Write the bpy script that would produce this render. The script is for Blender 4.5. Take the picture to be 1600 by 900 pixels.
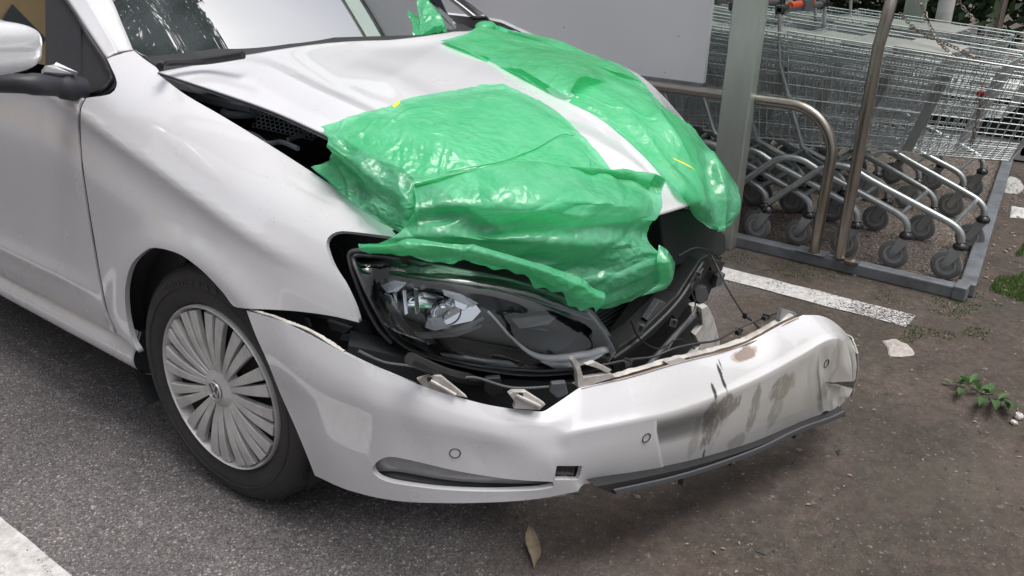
import bpy, bmesh, math, random
import numpy as np
from mathutils import Vector, Matrix, geometry
R = math.radians
random.seed(7); RNG = np.random.default_rng(7)
SC = bpy.context.scene
COL = SC.collection
for o in list(bpy.data.objects): bpy.data.objects.remove(o)

# ------------------------------------------------------------------ camera
CP = np.array([-1.005, -1.592, 1.304]); YAW, PITCH, ROLL, FPX = .933, .394, .027, 1343.
cf = np.array([math.sin(YAW)*math.cos(PITCH), math.cos(YAW)*math.cos(PITCH), -math.sin(PITCH)])
cr0 = np.array([math.cos(YAW), -math.sin(YAW), 0]); cu0 = np.cross(cr0, cf)
cr = cr0*math.cos(ROLL)+cu0*math.sin(ROLL); cu = -cr0*math.sin(ROLL)+cu0*math.cos(ROLL)
cam = bpy.data.objects.new('camera', bpy.data.cameras.new('camera')); COL.objects.link(cam)
cam.matrix_world = Matrix(((cr[0],cu[0],-cf[0],CP[0]),(cr[1],cu[1],-cf[1],CP[1]),(cr[2],cu[2],-cf[2],CP[2]),(0,0,0,1)))
cam.data.sensor_width = 36; cam.data.lens = FPX/1600*36; cam.data.clip_start=.05; cam.data.clip_end = 500
SC.camera = cam
SC.render.resolution_x = 1024; SC.render.resolution_y = 576

# ------------------------------------------------------------------ world and sun
W = bpy.data.worlds.new('World'); SC.world = W; W.use_nodes = True
wn = W.node_tree; wn.nodes.clear()
sky = wn.nodes.new('ShaderNodeTexSky'); sky.sky_type = 'NISHITA'; sky.sun_disc = False
SUN_EL, SUN_AZ = R(74), R(175)        # azimuth from +Y toward +X
sky.sun_elevation = SUN_EL; sky.sun_rotation = SUN_AZ
sky.air_density = 1.0; sky.dust_density = 6.0; sky.ozone_density = 1.0
hs = wn.nodes.new('ShaderNodeHueSaturation'); hs.inputs['Saturation'].default_value = .28
bgn = wn.nodes.new('ShaderNodeBackground'); bgn.inputs['Strength'].default_value = .15
wo = wn.nodes.new('ShaderNodeOutputWorld')
wn.links.new(sky.outputs[0], hs.inputs['Color']); wn.links.new(hs.outputs[0], bgn.inputs[0]); wn.links.new(bgn.outputs[0], wo.inputs[0])
sl = bpy.data.lights.new('sun','SUN'); sl.energy = 1.3; sl.angle = R(25); sl.color=(1,.96,.9)
so = bpy.data.objects.new('sun', sl); COL.objects.link(so)
sd = Vector((math.sin(SUN_AZ)*math.cos(SUN_EL), math.cos(SUN_AZ)*math.cos(SUN_EL), math.sin(SUN_EL)))
so.rotation_euler = sd.to_track_quat('Z','Y').to_euler(); so.location=(6,4,12)
SC.view_settings.view_transform = 'Standard'; SC.view_settings.look='None'; SC.view_settings.gamma=1
SC.view_settings.use_curve_mapping=False; SC.view_settings.exposure = 0.36

# ------------------------------------------------------------------ backprojection of photo points on real planes
def ray(x, y): return cf+(x-800)/FPX*cr-(y-450)/FPX*cu
def at(x, y, X=None, Y=None, Z=None):
    d = ray(x, y); i, v = (0,X) if X is not None else (1,Y) if Y is not None else (2,Z)
    return CP+(v-CP[i])/d[i]*d
def atp(q, P, n, off=0.):
    n = np.array([n[0], n[1], 0.]); n /= np.linalg.norm(n); P0 = np.array([P[0], P[1], 0.])-n*off
    d = ray(*q); return CP+((P0-CP)@n)/(d@n)*d
def project(P):
    d = P-CP; z = d@cf; return np.stack([800+FPX*(d@cr)/z, 450-FPX*(d@cu)/z], -1)

# ------------------------------------------------------------------ numpy noise
_perm = RNG.random((64,64,64)).astype(np.float32)
def vnoise(P, s=1., seed=0):
    p = np.asarray(P, float)*s+seed*17.31; i = np.floor(p).astype(int); f = p-i; f = f*f*(3-2*f); i &= 63; j = (i+1)&63
    g = lambda a,b,c: _perm[a,b,c]
    x0,y0,z0 = i[...,0],i[...,1],i[...,2]; x1,y1,z1 = j[...,0],j[...,1],j[...,2]; fx,fy,fz = f[...,0],f[...,1],f[...,2]
    a = g(x0,y0,z0)*(1-fx)+g(x1,y0,z0)*fx; b = g(x0,y1,z0)*(1-fx)+g(x1,y1,z0)*fx
    c = g(x0,y0,z1)*(1-fx)+g(x1,y0,z1)*fx; d = g(x0,y1,z1)*(1-fx)+g(x1,y1,z1)*fx
    return ((a*(1-fy)+b*fy)*(1-fz)+(c*(1-fy)+d*fy)*fz)*2-1
def ridged(P, s, seed=0): return 1-2*np.abs(vnoise(P, s, seed))
_wp = RNG.random((64,64,64,3)).astype(np.float32)
def facet(P, s=1., seed=0, stretch=(1,1,1)):
    """F2-F1 of scattered points: flat facets that meet along sharp folds"""
    p=np.asarray(P,float)*s*np.array(stretch)+seed*11.17; sh=p.shape[:-1]; p=p.reshape(-1,3); c=np.floor(p).astype(int); f1=np.full(len(p),9.); f2=np.full(len(p),9.)
    for a in(-1,0,1):
        for b in(-1,0,1):
            for d in(-1,0,1):
                q=c+np.array([a,b,d]); m=q&63; o=_wp[m[:,0],m[:,1],m[:,2]]; e=((q+o-p)**2).sum(1)
                k=e<f1; f2=np.where(k,f1,np.minimum(f2,e)); f1=np.where(k,e,f1)
    return (np.sqrt(f2)-np.sqrt(f1)).reshape(sh)
def smooth(a, b, x):
    t = np.clip((x-a)/(b-a), 0, 1); return t*t*(3-2*t)

# ------------------------------------------------------------------ materials
class NB:
    def __init__(s, name):
        s.m = bpy.data.materials.new(name); s.m.use_nodes = True; s.t = s.m.node_tree; s.t.nodes.clear()
        s.out = s.n('ShaderNodeOutputMaterial')
    def n(s, ty, **k):
        n = s.t.nodes.new(ty)
        for a, b in k.items(): setattr(n, a, b)
        return n
    def l(s, a, b): s.t.links.new(a, b)
    def val(s, node, **k):
        for a, b in k.items():
            key = a.replace('_',' ')
            if hasattr(b, 'links'): s.l(b, node.inputs[key])
            else: node.inputs[key].default_value = b
        return node
    def coord(s): 
        return s.n('ShaderNodeNewGeometry').outputs['Position']
    def noise(s, scale, detail=3, rough=.5, vec=None, stretch=None):
        v = vec or s.coord()
        if stretch:
            mp = s.n('ShaderNodeMapping'); mp.inputs['Scale'].default_value = stretch; s.l(v, mp.inputs[0]); v = mp.outputs[0]
        n = s.n('ShaderNodeTexNoise'); s.l(v, n.inputs['Vector'])
        n.inputs['Scale'].default_value=scale; n.inputs['Detail'].default_value=detail; n.inputs['Roughness'].default_value=rough
        return n.outputs['Fac']
    def vor(s, scale, feature='F1', out='Distance', vec=None, rnd=1):
        n = s.n('ShaderNodeTexVoronoi'); n.feature = feature; s.l(vec or s.coord(), n.inputs['Vector']); n.inputs['Scale'].default_value = scale
        n.inputs['Randomness'].default_value=rnd
        return n.outputs[out]
    def ramp(s, fac, stops):
        r = s.n('ShaderNodeValToRGB'); s.l(fac, r.inputs[0]); e = r.color_ramp.elements
        while len(e) > 1: e.remove(e[0])
        e[0].position = stops[0][0]; c = stops[0][1]; e[0].color = (*c,1) if isinstance(c,tuple) else (c,c,c,1)
        for p, c in stops[1:]:
            x = e.new(p); x.color = (*c,1) if isinstance(c,tuple) else (c,c,c,1)
        return r.outputs[0]
    def mix(s, fac, a, b, mode='MIX'):
        n = s.n('ShaderNodeMix', data_type='RGBA', blend_type=mode)
        for k, v in ((0,fac),(6,a),(7,b)):
            if hasattr(v,'links'): s.l(v, n.inputs[k])
            else: n.inputs[k].default_value = (*v,1) if isinstance(v,tuple) else v
        return n.outputs[2]
    def math(s, op, a, b=0., c=None, clamp=False):
        n = s.n('ShaderNodeMath', operation=op, use_clamp=clamp)
        for k, v in enumerate((a,b) if c is None else (a,b,c)):
            if hasattr(v,'links'): s.l(v, n.inputs[k])
            else: n.inputs[k].default_value = v
        return n.outputs[0]
    def bump(s, h, strength=.3, dist=.01):
        b = s.n('ShaderNodeBump'); s.l(h, b.inputs['Height']); b.inputs['Strength'].default_value=strength; b.inputs['Distance'].default_value=dist
        return b.outputs[0]
    def bsdf(s, **k):
        b = s.n('ShaderNodeBsdfPrincipled'); s.val(b, **k); return b
    def blob(s, c, r, edge=.35, nz=None, nscale=30., stretch=(1,1,1), rotz=0, soft=.5):
        """mask (1 inside) around a point c with radii r, edge broken by noise"""
        mp = s.n('ShaderNodeMapping', vector_type='TEXTURE'); mp.inputs['Location'].default_value = c
        mp.inputs['Rotation'].default_value=(0,0,rotz); mp.inputs['Scale'].default_value = r
        s.l(s.coord(), mp.inputs[0])
        ln = s.n('ShaderNodeVectorMath', operation='LENGTH'); s.l(mp.outputs[0], ln.inputs[0])
        n = s.noise(nscale, 4, .6, stretch=stretch)
        d = s.math('ADD', ln.outputs['Value'], s.math('MULTIPLY', s.math('SUBTRACT', n, .5), edge*4))
        return s.math('SMOOTHSTEP', d, 1.0, 1.0-soft) if False else s.math('MULTIPLY_ADD', d, -1/soft, 1/soft, clamp=True)
    def done(s, b): s.l(b.outputs[0], s.out.inputs['Surface']); return s.m

def simple(name, col, rough=.5, metal=0., coat=0., grime=0., gcol=(.08,.065,.05), bump=0., bscale=80., spec=.5, gscale=6.):
    b = NB(name); c = (*col,1)
    n = b.noise(gscale, 5, .6)
    colr = b.mix(b.math('MULTIPLY', b.ramp(n, [(.42,0.),(.7,1.)]), grime), c[:3], gcol) if grime else None
    sh = b.bsdf(Base_Color=colr if colr else c, Metallic=metal, Coat_Weight=coat, Coat_Roughness=.04)
    sh.inputs['Specular IOR Level'].default_value = spec
    rr = b.math('MULTIPLY_ADD', b.noise(gscale*3,4), .25, rough-.12, clamp=True); b.l(rr, sh.inputs['Roughness'])
    if bump: b.l(b.bump(b.noise(bscale,5), bump, .005), sh.inputs['Normal'])
    return b.done(sh)

def mat_paint(name, extra=None):
    b = NB(name)
    dust = b.noise(4, 6, .6); fine = b.noise(300, 2)
    c = b.mix(b.math('MULTIPLY', b.ramp(dust,[(.4,0.),(.75,1.)]), .20), (.66,.66,.69), (.48,.46,.44))
    # specks of grime
    sp = b.vor(90); spm = b.math('MULTIPLY', b.math('LESS_THAN', sp, .11), b.ramp(b.noise(9,3),[(.5,0.),(.62,1.)]))
    c = b.mix(b.math('MULTIPLY', spm, .5), c, (.16,.13,.11))
    ro = b.math('MULTIPLY_ADD', dust, .12, .20)
    if extra: c, ro = extra(b, c, ro)
    sh = b.bsdf(Base_Color=c, Roughness=ro, Coat_Weight=1., Coat_Roughness=.03, Coat_IOR=1.9, Metallic=0.)
    b.l(b.bump(b.noise(2.2, 2), .06, .02), sh.inputs['Normal'])
    return b.done(sh)

M = {}
M['paint'] = mat_paint('white_car_paint')
M['black'] = simple('black_plastic', (.018,.018,.02), .5, grime=.25, gcol=(.05,.045,.04), bump=.1)
M['blackgloss'] = simple('black_gloss_trim', (.012,.012,.014), .2, coat=.5)
M['grey_plastic'] = simple('grey_plastic', (.07,.075,.085), .5, grime=.3, bump=.15)
M['mirror_black'] = simple('textured_black_trim', (.035,.036,.045), .45, bump=.12, bscale=900)
M['tyre'] = simple('tyre_rubber', (.022,.021,.022), .62, grime=.35, gcol=(.06,.055,.05), bump=.15, bscale=60)
M['hubcap'] = simple('dusty_silver_hubcap', (.58,.575,.57), .36, metal=.25, grime=.45, gcol=(.25,.235,.22), gscale=14)
M['chrome'] = simple('chrome', (.75,.76,.78), .12, metal=1.)
M['steel'] = simple('brushed_stainless', (.42,.38,.34), .34, metal=1., grime=.4, gcol=(.2,.16,.12), gscale=5)
M['zinc'] = simple('galvanised_wire', (.60,.63,.65), .38, metal=.85, grime=.25, gcol=(.22,.2,.18))
M['zinctube'] = simple('zinc_plated_tube', (.46,.49,.50), .34, metal=.8, grime=.35, gcol=(.2,.19,.17))
M['rubber_grey'] = simple('grey_caster_rubber', (.17,.17,.175), .6, grime=.4, gcol=(.07,.06,.05), bump=.1)
M['caster_disc'] = simple('caster_disc', (.30,.305,.31), .5, grime=.3)
M['flap'] = simple('weathered_grey_plastic_flap', (.36,.36,.35), .6, grime=.6, gcol=(.3,.29,.27), gscale=14)
M['orange'] = simple('orange_plastic', (.75,.09,.02), .4)
M['handle_grey'] = simple('handle_grey', (.10,.10,.11), .5)
M['teal'] = simple('teal_plastic', (.02,.10,.14), .4)
M['ws_dark'] = simple('dark_interior', (.02,.022,.024), .8)
M['fabric'] = simple('dashboard', (.03,.032,.035), .7)
M['wood'] = simple('bark', (.10,.085,.07), .9, grime=.5, bump=.6, bscale=40)
M['white_frag'] = simple('scratched_white_plastic', (.55,.54,.52), .5, grime=.6, gcol=(.16,.13,.11), gscale=18)
M['dirty_white'] = simple('unpainted_white_bracket', (.50,.48,.46), .55, grime=.7, gcol=(.14,.10,.08), gscale=22)
M['rust'] = simple('exposed_edge_grime', (.16,.10,.07), .8, grime=.5, bump=.3)
M['concrete'] = simple('pale_concrete', (.5,.5,.49), .8, grime=.4, bump=.3)
M['plaster'] = simple('beige_plaster', (.36,.26,.13), .85, grime=.3, gcol=(.2,.16,.1), gscale=2, bump=.2)
M['roof'] = simple('dark_roof_tiles', (.06,.055,.055), .8)
M['winglass'] = simple('dark_window_glass', (.02,.025,.03), .1)
M['leafdry'] = simple('dry_leaf', (.30,.24,.17), .8, grime=.4, gscale=60)
M['paper'] = simple('dirty_paper', (.42,.38,.36), .9, grime=.6, gcol=(.2,.17,.15), gscale=30, bump=.3)
M['yellow'] = simple('yellow_tape', (.75,.6,.03), .5)
M['chainm'] = simple('rusty_chain_steel', (.25,.22,.19), .45, metal=.8, grime=.5, gcol=(.12,.07,.04), gscale=40)
M['red'] = simple('red_plastic', (.35,.02,.02), .4)

def mat_post():
    b = NB('satin_grey_green_post')
    z = b.n('ShaderNodeSeparateXYZ'); b.l(b.coord(), z.inputs[0])
    n = b.noise(6, 5, .6, stretch=(1,1,.25))
    c = b.mix(b.ramp(n,[(.35,0.),(.7,1.)]), (.52,.58,.53), (.38,.41,.38))
    # rusty discolouration nearer the foot
    f = b.math('MULTIPLY_ADD', z.outputs[2], -2.2, 1.3, clamp=True)
    c = b.mix(b.math('MULTIPLY', f, .6), c, (.24,.22,.20))
    s = b.bsdf(Base_Color=c, Metallic=.55, Roughness=.42); b.l(b.bump(b.noise(60,4,.5,stretch=(1,1,.1)),.1,.002), s.inputs['Normal'])
    return b.done(s)
M['post'] = mat_post()
M['railbase'] = simple('dull_zinc_base_rail', (.24,.26,.29), .45, metal=.5, grime=.6, gcol=(.09,.08,.07), gscale=9, bump=.2)

def mat_panel():
    b = NB('white_shelter_panel')
    n = b.noise(1.3, 4); c = b.mix(b.ramp(n,[(.35,0.),(.7,1.)]), (.80,.80,.83), (.72,.73,.76))
    st = b.math('MULTIPLY', b.math('LESS_THAN', b.vor(14), .07), .5)
    c = b.mix(st, c, (.25,.24,.24))
    s = b.bsdf(Base_Color=c, Roughness=.35); s.inputs['Specular IOR Level'].default_value=.5
    return b.done(s)
M['panel'] = mat_panel()

def mat_film():
    b = NB('green_plastic_film')
    n = b.noise(14, 5, .6)
    c = b.mix(b.ramp(n,[(.35,0.),(.65,1.)]), (.11,.61,.30), (.21,.71,.42))
    s = b.bsdf(Base_Color=c, Roughness=.24, Coat_Weight=.7, Coat_Roughness=.12); s.inputs['Specular IOR Level'].default_value=.75
    wv = b.noise(45, 4, .55, stretch=(1,2.2,1))
    w2 = b.vor(38, 'DISTANCE_TO_EDGE')
    h = b.math('ADD', b.math('MULTIPLY', wv, .7), b.math('MULTIPLY', b.math('MINIMUM', w2, .25), 2.2))
    nb = b.bump(h, .45, .004); b.l(nb, s.inputs['Normal'])
    tr = b.n('ShaderNodeBsdfTranslucent'); b.l(b.mix(.5, c, (.06,.8,.32)), tr.inputs[0]); b.l(nb, tr.inputs['Normal'])
    tp = b.n('ShaderNodeBsdfTransparent'); tp.inputs[0].default_value=(.55,.97,.74,1)
    m1 = b.n('ShaderNodeMixShader'); m1.inputs[0].default_value=.42; b.l(s.outputs[0], m1.inputs[1]); b.l(tr.outputs[0], m1.inputs[2])
    m2 = b.n('ShaderNodeMixShader'); m2.inputs[0].default_value=.22; b.l(m1.outputs[0], m2.inputs[1]); b.l(tp.outputs[0], m2.inputs[2])
    return b.done(m2)
M['film'] = mat_film()
def mat_roof():
    b=NB('milky_roof_sheet'); tr=b.n('ShaderNodeBsdfTranslucent'); tr.inputs[0].default_value=(.75,.82,.78,1); tp=b.n('ShaderNodeBsdfTransparent'); tp.inputs[0].default_value=(.8,.86,.82,1)
    s=b.bsdf(Base_Color=(.25,.28,.27,1),Roughness=.3); m=b.n('ShaderNodeMixShader'); m.inputs[0].default_value=.7; b.l(tr.outputs[0],m.inputs[1]); b.l(tp.outputs[0],m.inputs[2])
    m2=b.n('ShaderNodeMixShader'); m2.inputs[0].default_value=.9; b.l(s.outputs[0],m2.inputs[1]); b.l(m.outputs[0],m2.inputs[2]); return b.done(m2)
M['roofsheet']=mat_roof()
M['smoky'] = simple('smoky_lens', (.36,.36,.37), .12, coat=1., grime=.4, gcol=(.2,.18,.16), gscale=20)
M['bezel'] = simple('dark_bezel', (.06,.063,.07), .3, coat=.4)
M['edge_dirt'] = simple('dirt_in_moulded_edge', (.20,.19,.17), .7)
M['satin'] = simple('satin_reflector', (.46,.47,.49), .25, metal=.8)
M['drl'] = simple('frosted_light_guide', (.85,.86,.87), .25, coat=.5)
M['tyre_text'] = simple('raised_rubber_letters', (.045,.044,.043), .5)
M['gapgrey'] = simple('grey_engine_bay_parts', (.27,.30,.34), .5, grime=.4)

def mat_glass(name, tint, trans=.8, reflect_gain=1.9, base=(.02,.03,.035)):
    """tinted sheet glass: mirror reflection by fresnel over partly see-through body"""
    b = NB(name)
    fr = b.n('ShaderNodeFresnel'); fr.inputs[0].default_value=1.52
    gl = b.n('ShaderNodeBsdfGlossy'); gl.inputs['Roughness'].default_value=.01
    tp = b.n('ShaderNodeBsdfTransparent'); tp.inputs[0].default_value=(*tint,1)
    df = b.n('ShaderNodeBsdfDiffuse'); 
    b.l(b.mix(b.ramp(b.noise(7,5),[(.35,0.),(.75,1.)]), base, tuple(min(1,x*2.5) for x in base)), df.inputs[0])
    m0 = b.n('ShaderNodeMixShader'); m0.inputs[0].default_value=trans; b.l(df.outputs[0], m0.inputs[1]); b.l(tp.outputs[0], m0.inputs[2])
    m1 = b.n('ShaderNodeMixShader'); b.l(b.math('MULTIPLY', fr.outputs[0], reflect_gain, clamp=True) , m1.inputs[0]); b.l(m0.outputs[0], m1.inputs[1]); b.l(gl.outputs[0], m1.inputs[2])
    return b.done(m1)
M['windscreen'] = mat_glass('windscreen_glass', (.35,.42,.42), .45, reflect_gain=13.0, base=(.15,.18,.19))  # base lightened to paint in bright sky sheen; mirror reflection boosted too
M['sideglass'] = mat_glass('side_window_glass', (.2,.24,.24), .6, reflect_gain=5.)
M['lens'] = mat_glass('headlamp_lens', (.9,.92,.94), 1.0, reflect_gain=1.5, base=(.2,.2,.2))

def mat_ground():
    b = NB('worn_asphalt_and_soil'); P = b.coord()
    # asphalt: fine aggregate
    v1 = b.vor(210, out='Color'); v1s = b.n('ShaderNodeSeparateColor'); b.l(v1, v1s.inputs[0])
    v2 = b.vor(520, out='Color'); v2s = b.n('ShaderNodeSeparateColor'); b.l(v2, v2s.inputs[0])
    big = b.noise(1.6, 5, .6); med = b.noise(11, 4, .6)
    base = b.mix(b.ramp(big,[(.3,0.),(.7,1.)]), (.150,.139,.142), (.205,.190,.190))
    base = b.mix(b.ramp(med,[(.35,0.),(.7,.6)]), base, (.120,.113,.117))
    stones = b.ramp(v1s.outputs[0], [(0.,.45),(.45,.8),(.8,1.05),(.94,1.25),(.985,2.3)])
    asp = b.mix(1., base, stones, 'MULTIPLY')
    stones2 = b.ramp(v2s.outputs[1], [(0.,.6),(.6,1.),(.9,1.3),(1.,1.8)])
    asp = b.mix(1., asp, stones2, 'MULTIPLY')
    # soil: brown, patchy
    s1 = b.noise(3.3, 6, .65); s2 = b.noise(26, 6, .7)
    soil = b.mix(b.ramp(s1,[(.35,0.),(.66,1.)]), (.060,.044,.036), (.108,.083,.069))
    soil = b.mix(b.ramp(b.noise(1.9,5,.6),[(.5,0.),(.66,.65)]), soil, (.048,.050,.036))
    soil = b.mix(1., soil, b.ramp(s2,[(.3,.5),(.5,.95),(.75,1.55)]), 'MULTIPLY')
    soil = b.mix(1., soil, b.ramp(v1s.outputs[1],[(0.,.85),(.8,1.),(.97,1.1),(.995,1.6)]), 'MULTIPLY')
    # pale dusty edge strip near the right frame side
    pale = b.blob((1.35,-1.55,0), (.55,.18,1), .3, nscale=9, rotz=R(-40), soft=.6)
    soil = b.mix(b.math('MULTIPLY', pale, .35), soil, (.13,.105,.085))
    # mask asphalt -> soil : depends on the distance beyond a line across the bay
    sx = b.n('ShaderNodeSeparateXYZ'); b.l(P, sx.inputs[0])
    d = b.math('MULTIPLY_ADD', sx.outputs[0], .14, b.math('MULTIPLY', sx.outputs[1], -1.))
    d = b.math('ADD', d, b.math('MULTIPLY', b.math('SUBTRACT', b.noise(3.5,6,.65), .5), .9))
    mk = b.math('MULTIPLY_ADD', d, 2.6, -1.15, clamp=True)
    mk = b.math('MULTIPLY', mk, b.math('MULTIPLY_ADD', sx.outputs[0], 1.6, .25, clamp=True))
    far = b.math('MULTIPLY_ADD', sx.outputs[0], 3.5, -7.2, clamp=True)
    mk = b.math('MAXIMUM', mk, b.math('MULTIPLY', far, .85))
    col = b.mix(mk, asp, soil)
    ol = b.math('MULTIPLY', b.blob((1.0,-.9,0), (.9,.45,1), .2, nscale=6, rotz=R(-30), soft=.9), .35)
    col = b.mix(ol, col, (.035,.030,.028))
    sh = b.bsdf(Base_Color=col, Roughness=b.math('MULTIPLY_ADD', s1, .2, .72))
    h = b.math('ADD', b.math('MULTIPLY', b.vor(210), -.5), b.math('MULTIPLY', s2, b.math('MULTIPLY_ADD', mk, 1.4, .25)))
    h = b.math('ADD', h, b.math('MULTIPLY', b.vor(520), -.25))
    b.l(b.bump(h, .9, .006), sh.inputs['Normal'])
    return b.done(sh)
M['ground'] = mat_ground()

def mat_line(thr):
    b = NB('worn_white_road_paint')
    v = b.vor(230, out='Color'); vs = b.n('ShaderNodeSeparateColor'); b.l(v, vs.inputs[0])
    sx = b.n('ShaderNodeSeparateXYZ'); b.l(b.coord(), sx.inputs[0])
    if thr:   # increasingly worn toward the soil
        wear = b.math('MULTIPLY_ADD', sx.outputs[1], -.42, -.18, clamp=True)
    else: wear = .06
    n = b.math('ADD', b.noise(60,5,.7), b.math('MULTIPLY', b.math('SUBTRACT', vs.outputs[0], .5), .5))
    n = b.math('ADD', n, b.math('MULTIPLY', b.math('SUBTRACT', b.noise(7,4,.6), .5), .7))
    keep = b.math('GREATER_THAN', n, b.math('MULTIPLY_ADD', wear, 1.25, .18) if thr else .2)
    c = b.mix(b.ramp(b.noise(40,5,.6),[(.35,0.),(.7,1.)]), (.62,.61,.61), (.40,.38,.37))
    sh = b.bsdf(Base_Color=c, Roughness=.75); b.l(b.bump(b.vor(210), .8, .003), sh.inputs['Normal'])
    tp = b.n('ShaderNodeBsdfTransparent'); mx = b.n('ShaderNodeMixShader'); b.l(keep, mx.inputs[0]); b.l(tp.outputs[0], mx.inputs[1]); b.l(sh.outputs[0], mx.inputs[2])
    return b.done(mx)
M['line_r'] = mat_line(True); M['line_l'] = mat_line(False)
def mat_leaf(name, a, c2):
    b = NB(name); n = b.noise(3, 4); oi = b.n('ShaderNodeObjectInfo')
    c = b.mix(b.ramp(n,[(.3,0.),(.7,1.)]), a, c2)
    s = b.bsdf(Base_Color=c, Roughness=.5); tr = b.n('ShaderNodeBsdfTranslucent'); b.l(c, tr.inputs[0])
    m = b.n('ShaderNodeMixShader'); m.inputs[0].default_value=.3; b.l(s.outputs[0], m.inputs[1]); b.l(tr.outputs[0], m.inputs[2]); return b.done(m)
M['leaf'] = mat_leaf('dark_leaves', (.02,.045,.018), (.05,.085,.035))
M['leaf2'] = mat_leaf('weed_leaves', (.04,.11,.03), (.09,.18,.06))
M['grass'] = mat_leaf('grass_blades', (.05,.12,.02), (.10,.17,.04))

# ------------------------------------------------------------------ object helpers
def link(name, me, mat=None, parent=None, smooth=False):
    o = bpy.data.objects.new(name, me); COL.objects.link(o)
    if mat is not None and not me.materials: me.materials.append(mat if not isinstance(mat,str) else M[mat])
    if smooth:
        me.polygons.foreach_set('use_smooth', [True]*len(me.polygons))
    if parent: o.parent = parent; 
    return o
def tag(o, label=None, cat=None, group=None, kind=None):
    if label: o['label'] = label
    if cat: o['category'] = cat
    if group: o['group'] = group
    if kind: o['kind'] = kind
    return o
def empty(name, loc=(0,0,0), rz=0.):
    o = bpy.data.objects.new(name, None); COL.objects.link(o); o.location = loc; o.rotation_euler.z = rz; o.empty_display_size=.1; return o
class MB:
    """collects shapes and builds ONE mesh"""
    def __init__(s): s.v=[]; s.f=[]
    def add(s, vs, fs):
        k = len(s.v); s.v += [tuple(map(float,v)) for v in vs]; s.f += [tuple(i+k for i in f) for f in fs]; return s
    def box(s, c, size, rot=None):
        hx,hy,hz = [a/2 for a in size]; vs = [Vector((x*hx,y*hy,z*hz)) for x in(-1,1) for y in(-1,1) for z in(-1,1)]
        if rot is not None: vs = [rot@v for v in vs]
        vs = [v+Vector(c) for v in vs]
        return s.add(vs, [(0,1,3,2),(4,6,7,5),(0,4,5,1),(2,3,7,6),(0,2,6,4),(1,5,7,3)])
    def tube(s, pts, r, n=8, cap=True, closed=False):
        pts = [Vector(p) for p in pts]; m = len(pts); rr = r if hasattr(r,'__len__') else [r]*m
        t0 = (pts[1]-pts[0]).normalized(); up = Vector((0,0,1)) if abs(t0.z)<.9 else Vector((1,0,0)); nrm = (up-t0*up.dot(t0)).normalized(); vs=[]
        for i,p in enumerate(pts):
            a = pts[(i-1)%m] if closed or i>0 else pts[i]; b = pts[(i+1)%m] if closed or i<m-1 else pts[i]
            t = (b-a).normalized(); nrm = (nrm-t*nrm.dot(t)).normalized(); bn = t.cross(nrm)
            for k in range(n):
                an = 2*math.pi*k/n; vs.append(p+nrm*math.cos(an)*rr[i]+bn*math.sin(an)*rr[i])
        fs = []
        for i in range(m if closed else m-1):
            for k in range(n):
                a=i*n+k; b=i*n+(k+1)%n; c=((i+1)%m)*n+(k+1)%n; d=((i+1)%m)*n+k; fs.append((a,b,c,d))
        if cap and not closed: fs.append(tuple(range(n-1,-1,-1))); fs.append(tuple((m-1)*n+k for k in range(n)))
        return s.add(vs, fs)
    def lathe(s, prof, n=48, axis='X', c=(0,0,0), closed=False):
        vs=[]; m=len(prof)
        for k in range(n):
            a=2*math.pi*k/n; ca,sa=math.cos(a),math.sin(a)
            for h,r in prof:
                v = (h,r*ca,r*sa) if axis=='X' else (r*ca,h,r*sa) if axis=='Y' else (r*ca,r*sa,h)
                vs.append((v[0]+c[0],v[1]+c[1],v[2]+c[2]))
        fs=[]
        for k in range(n):
            for i in range(m-1 if not closed else m):
                j=(i+1)%m; fs.append((k*m+i,k*m+j,((k+1)%n)*m+j,((k+1)%n)*m+i))
        return s.add(vs,fs)
    def prism(s, pts, vec):
        pts=[np.array(p,float) for p in pts]; vec=np.array(vec,float); n=len(pts)
        return s.add(pts+[p+vec for p in pts], [tuple(range(n)), tuple(range(2*n-1,n-1,-1))]+[(i,i+n,(i+1)%n+n,(i+1)%n) for i in range(n)])
    def build(s, name, mat, parent=None, smooth=False, bevel=0, auto=None):
        me = bpy.data.meshes.new(name); me.from_pydata(s.v, [], s.f); me.validate(); me.update()
        bm=bmesh.new(); bm.from_mesh(me); bmesh.ops.recalc_face_normals(bm, faces=bm.faces); bm.to_mesh(me); bm.free()
        o = link(name, me, mat, parent, smooth)
        if smooth:
            try: me.set_sharp_from_angle(angle=R(auto or 40))
            except Exception: pass
        if bevel:
            m = o.modifiers.new('bevel','BEVEL'); m.width=bevel; m.segments=2; m.limit_method='ANGLE'
        return o
def catmull(pts, k=8, closed=False):
    P = [np.array(p,float) for p in pts]; n=len(P); out=[]
    rng = range(n if closed else n-1)
    for i in rng:
        p1,p2 = P[i],P[(i+1)%n]
        p0 = P[(i-1)%n] if closed or i>0 else 2*p1-p2
        p3 = P[(i+2)%n] if closed or i<n-2 else 2*p2-p1
        for t in np.arange(k)/k:
            out.append(.5*((2*p1)+(-p0+p2)*t+(2*p0-5*p1+4*p2-p3)*t*t+(-p0+3*p1-3*p2+p3)*t**3))
    if not closed: out.append(P[-1])
    return out
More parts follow.
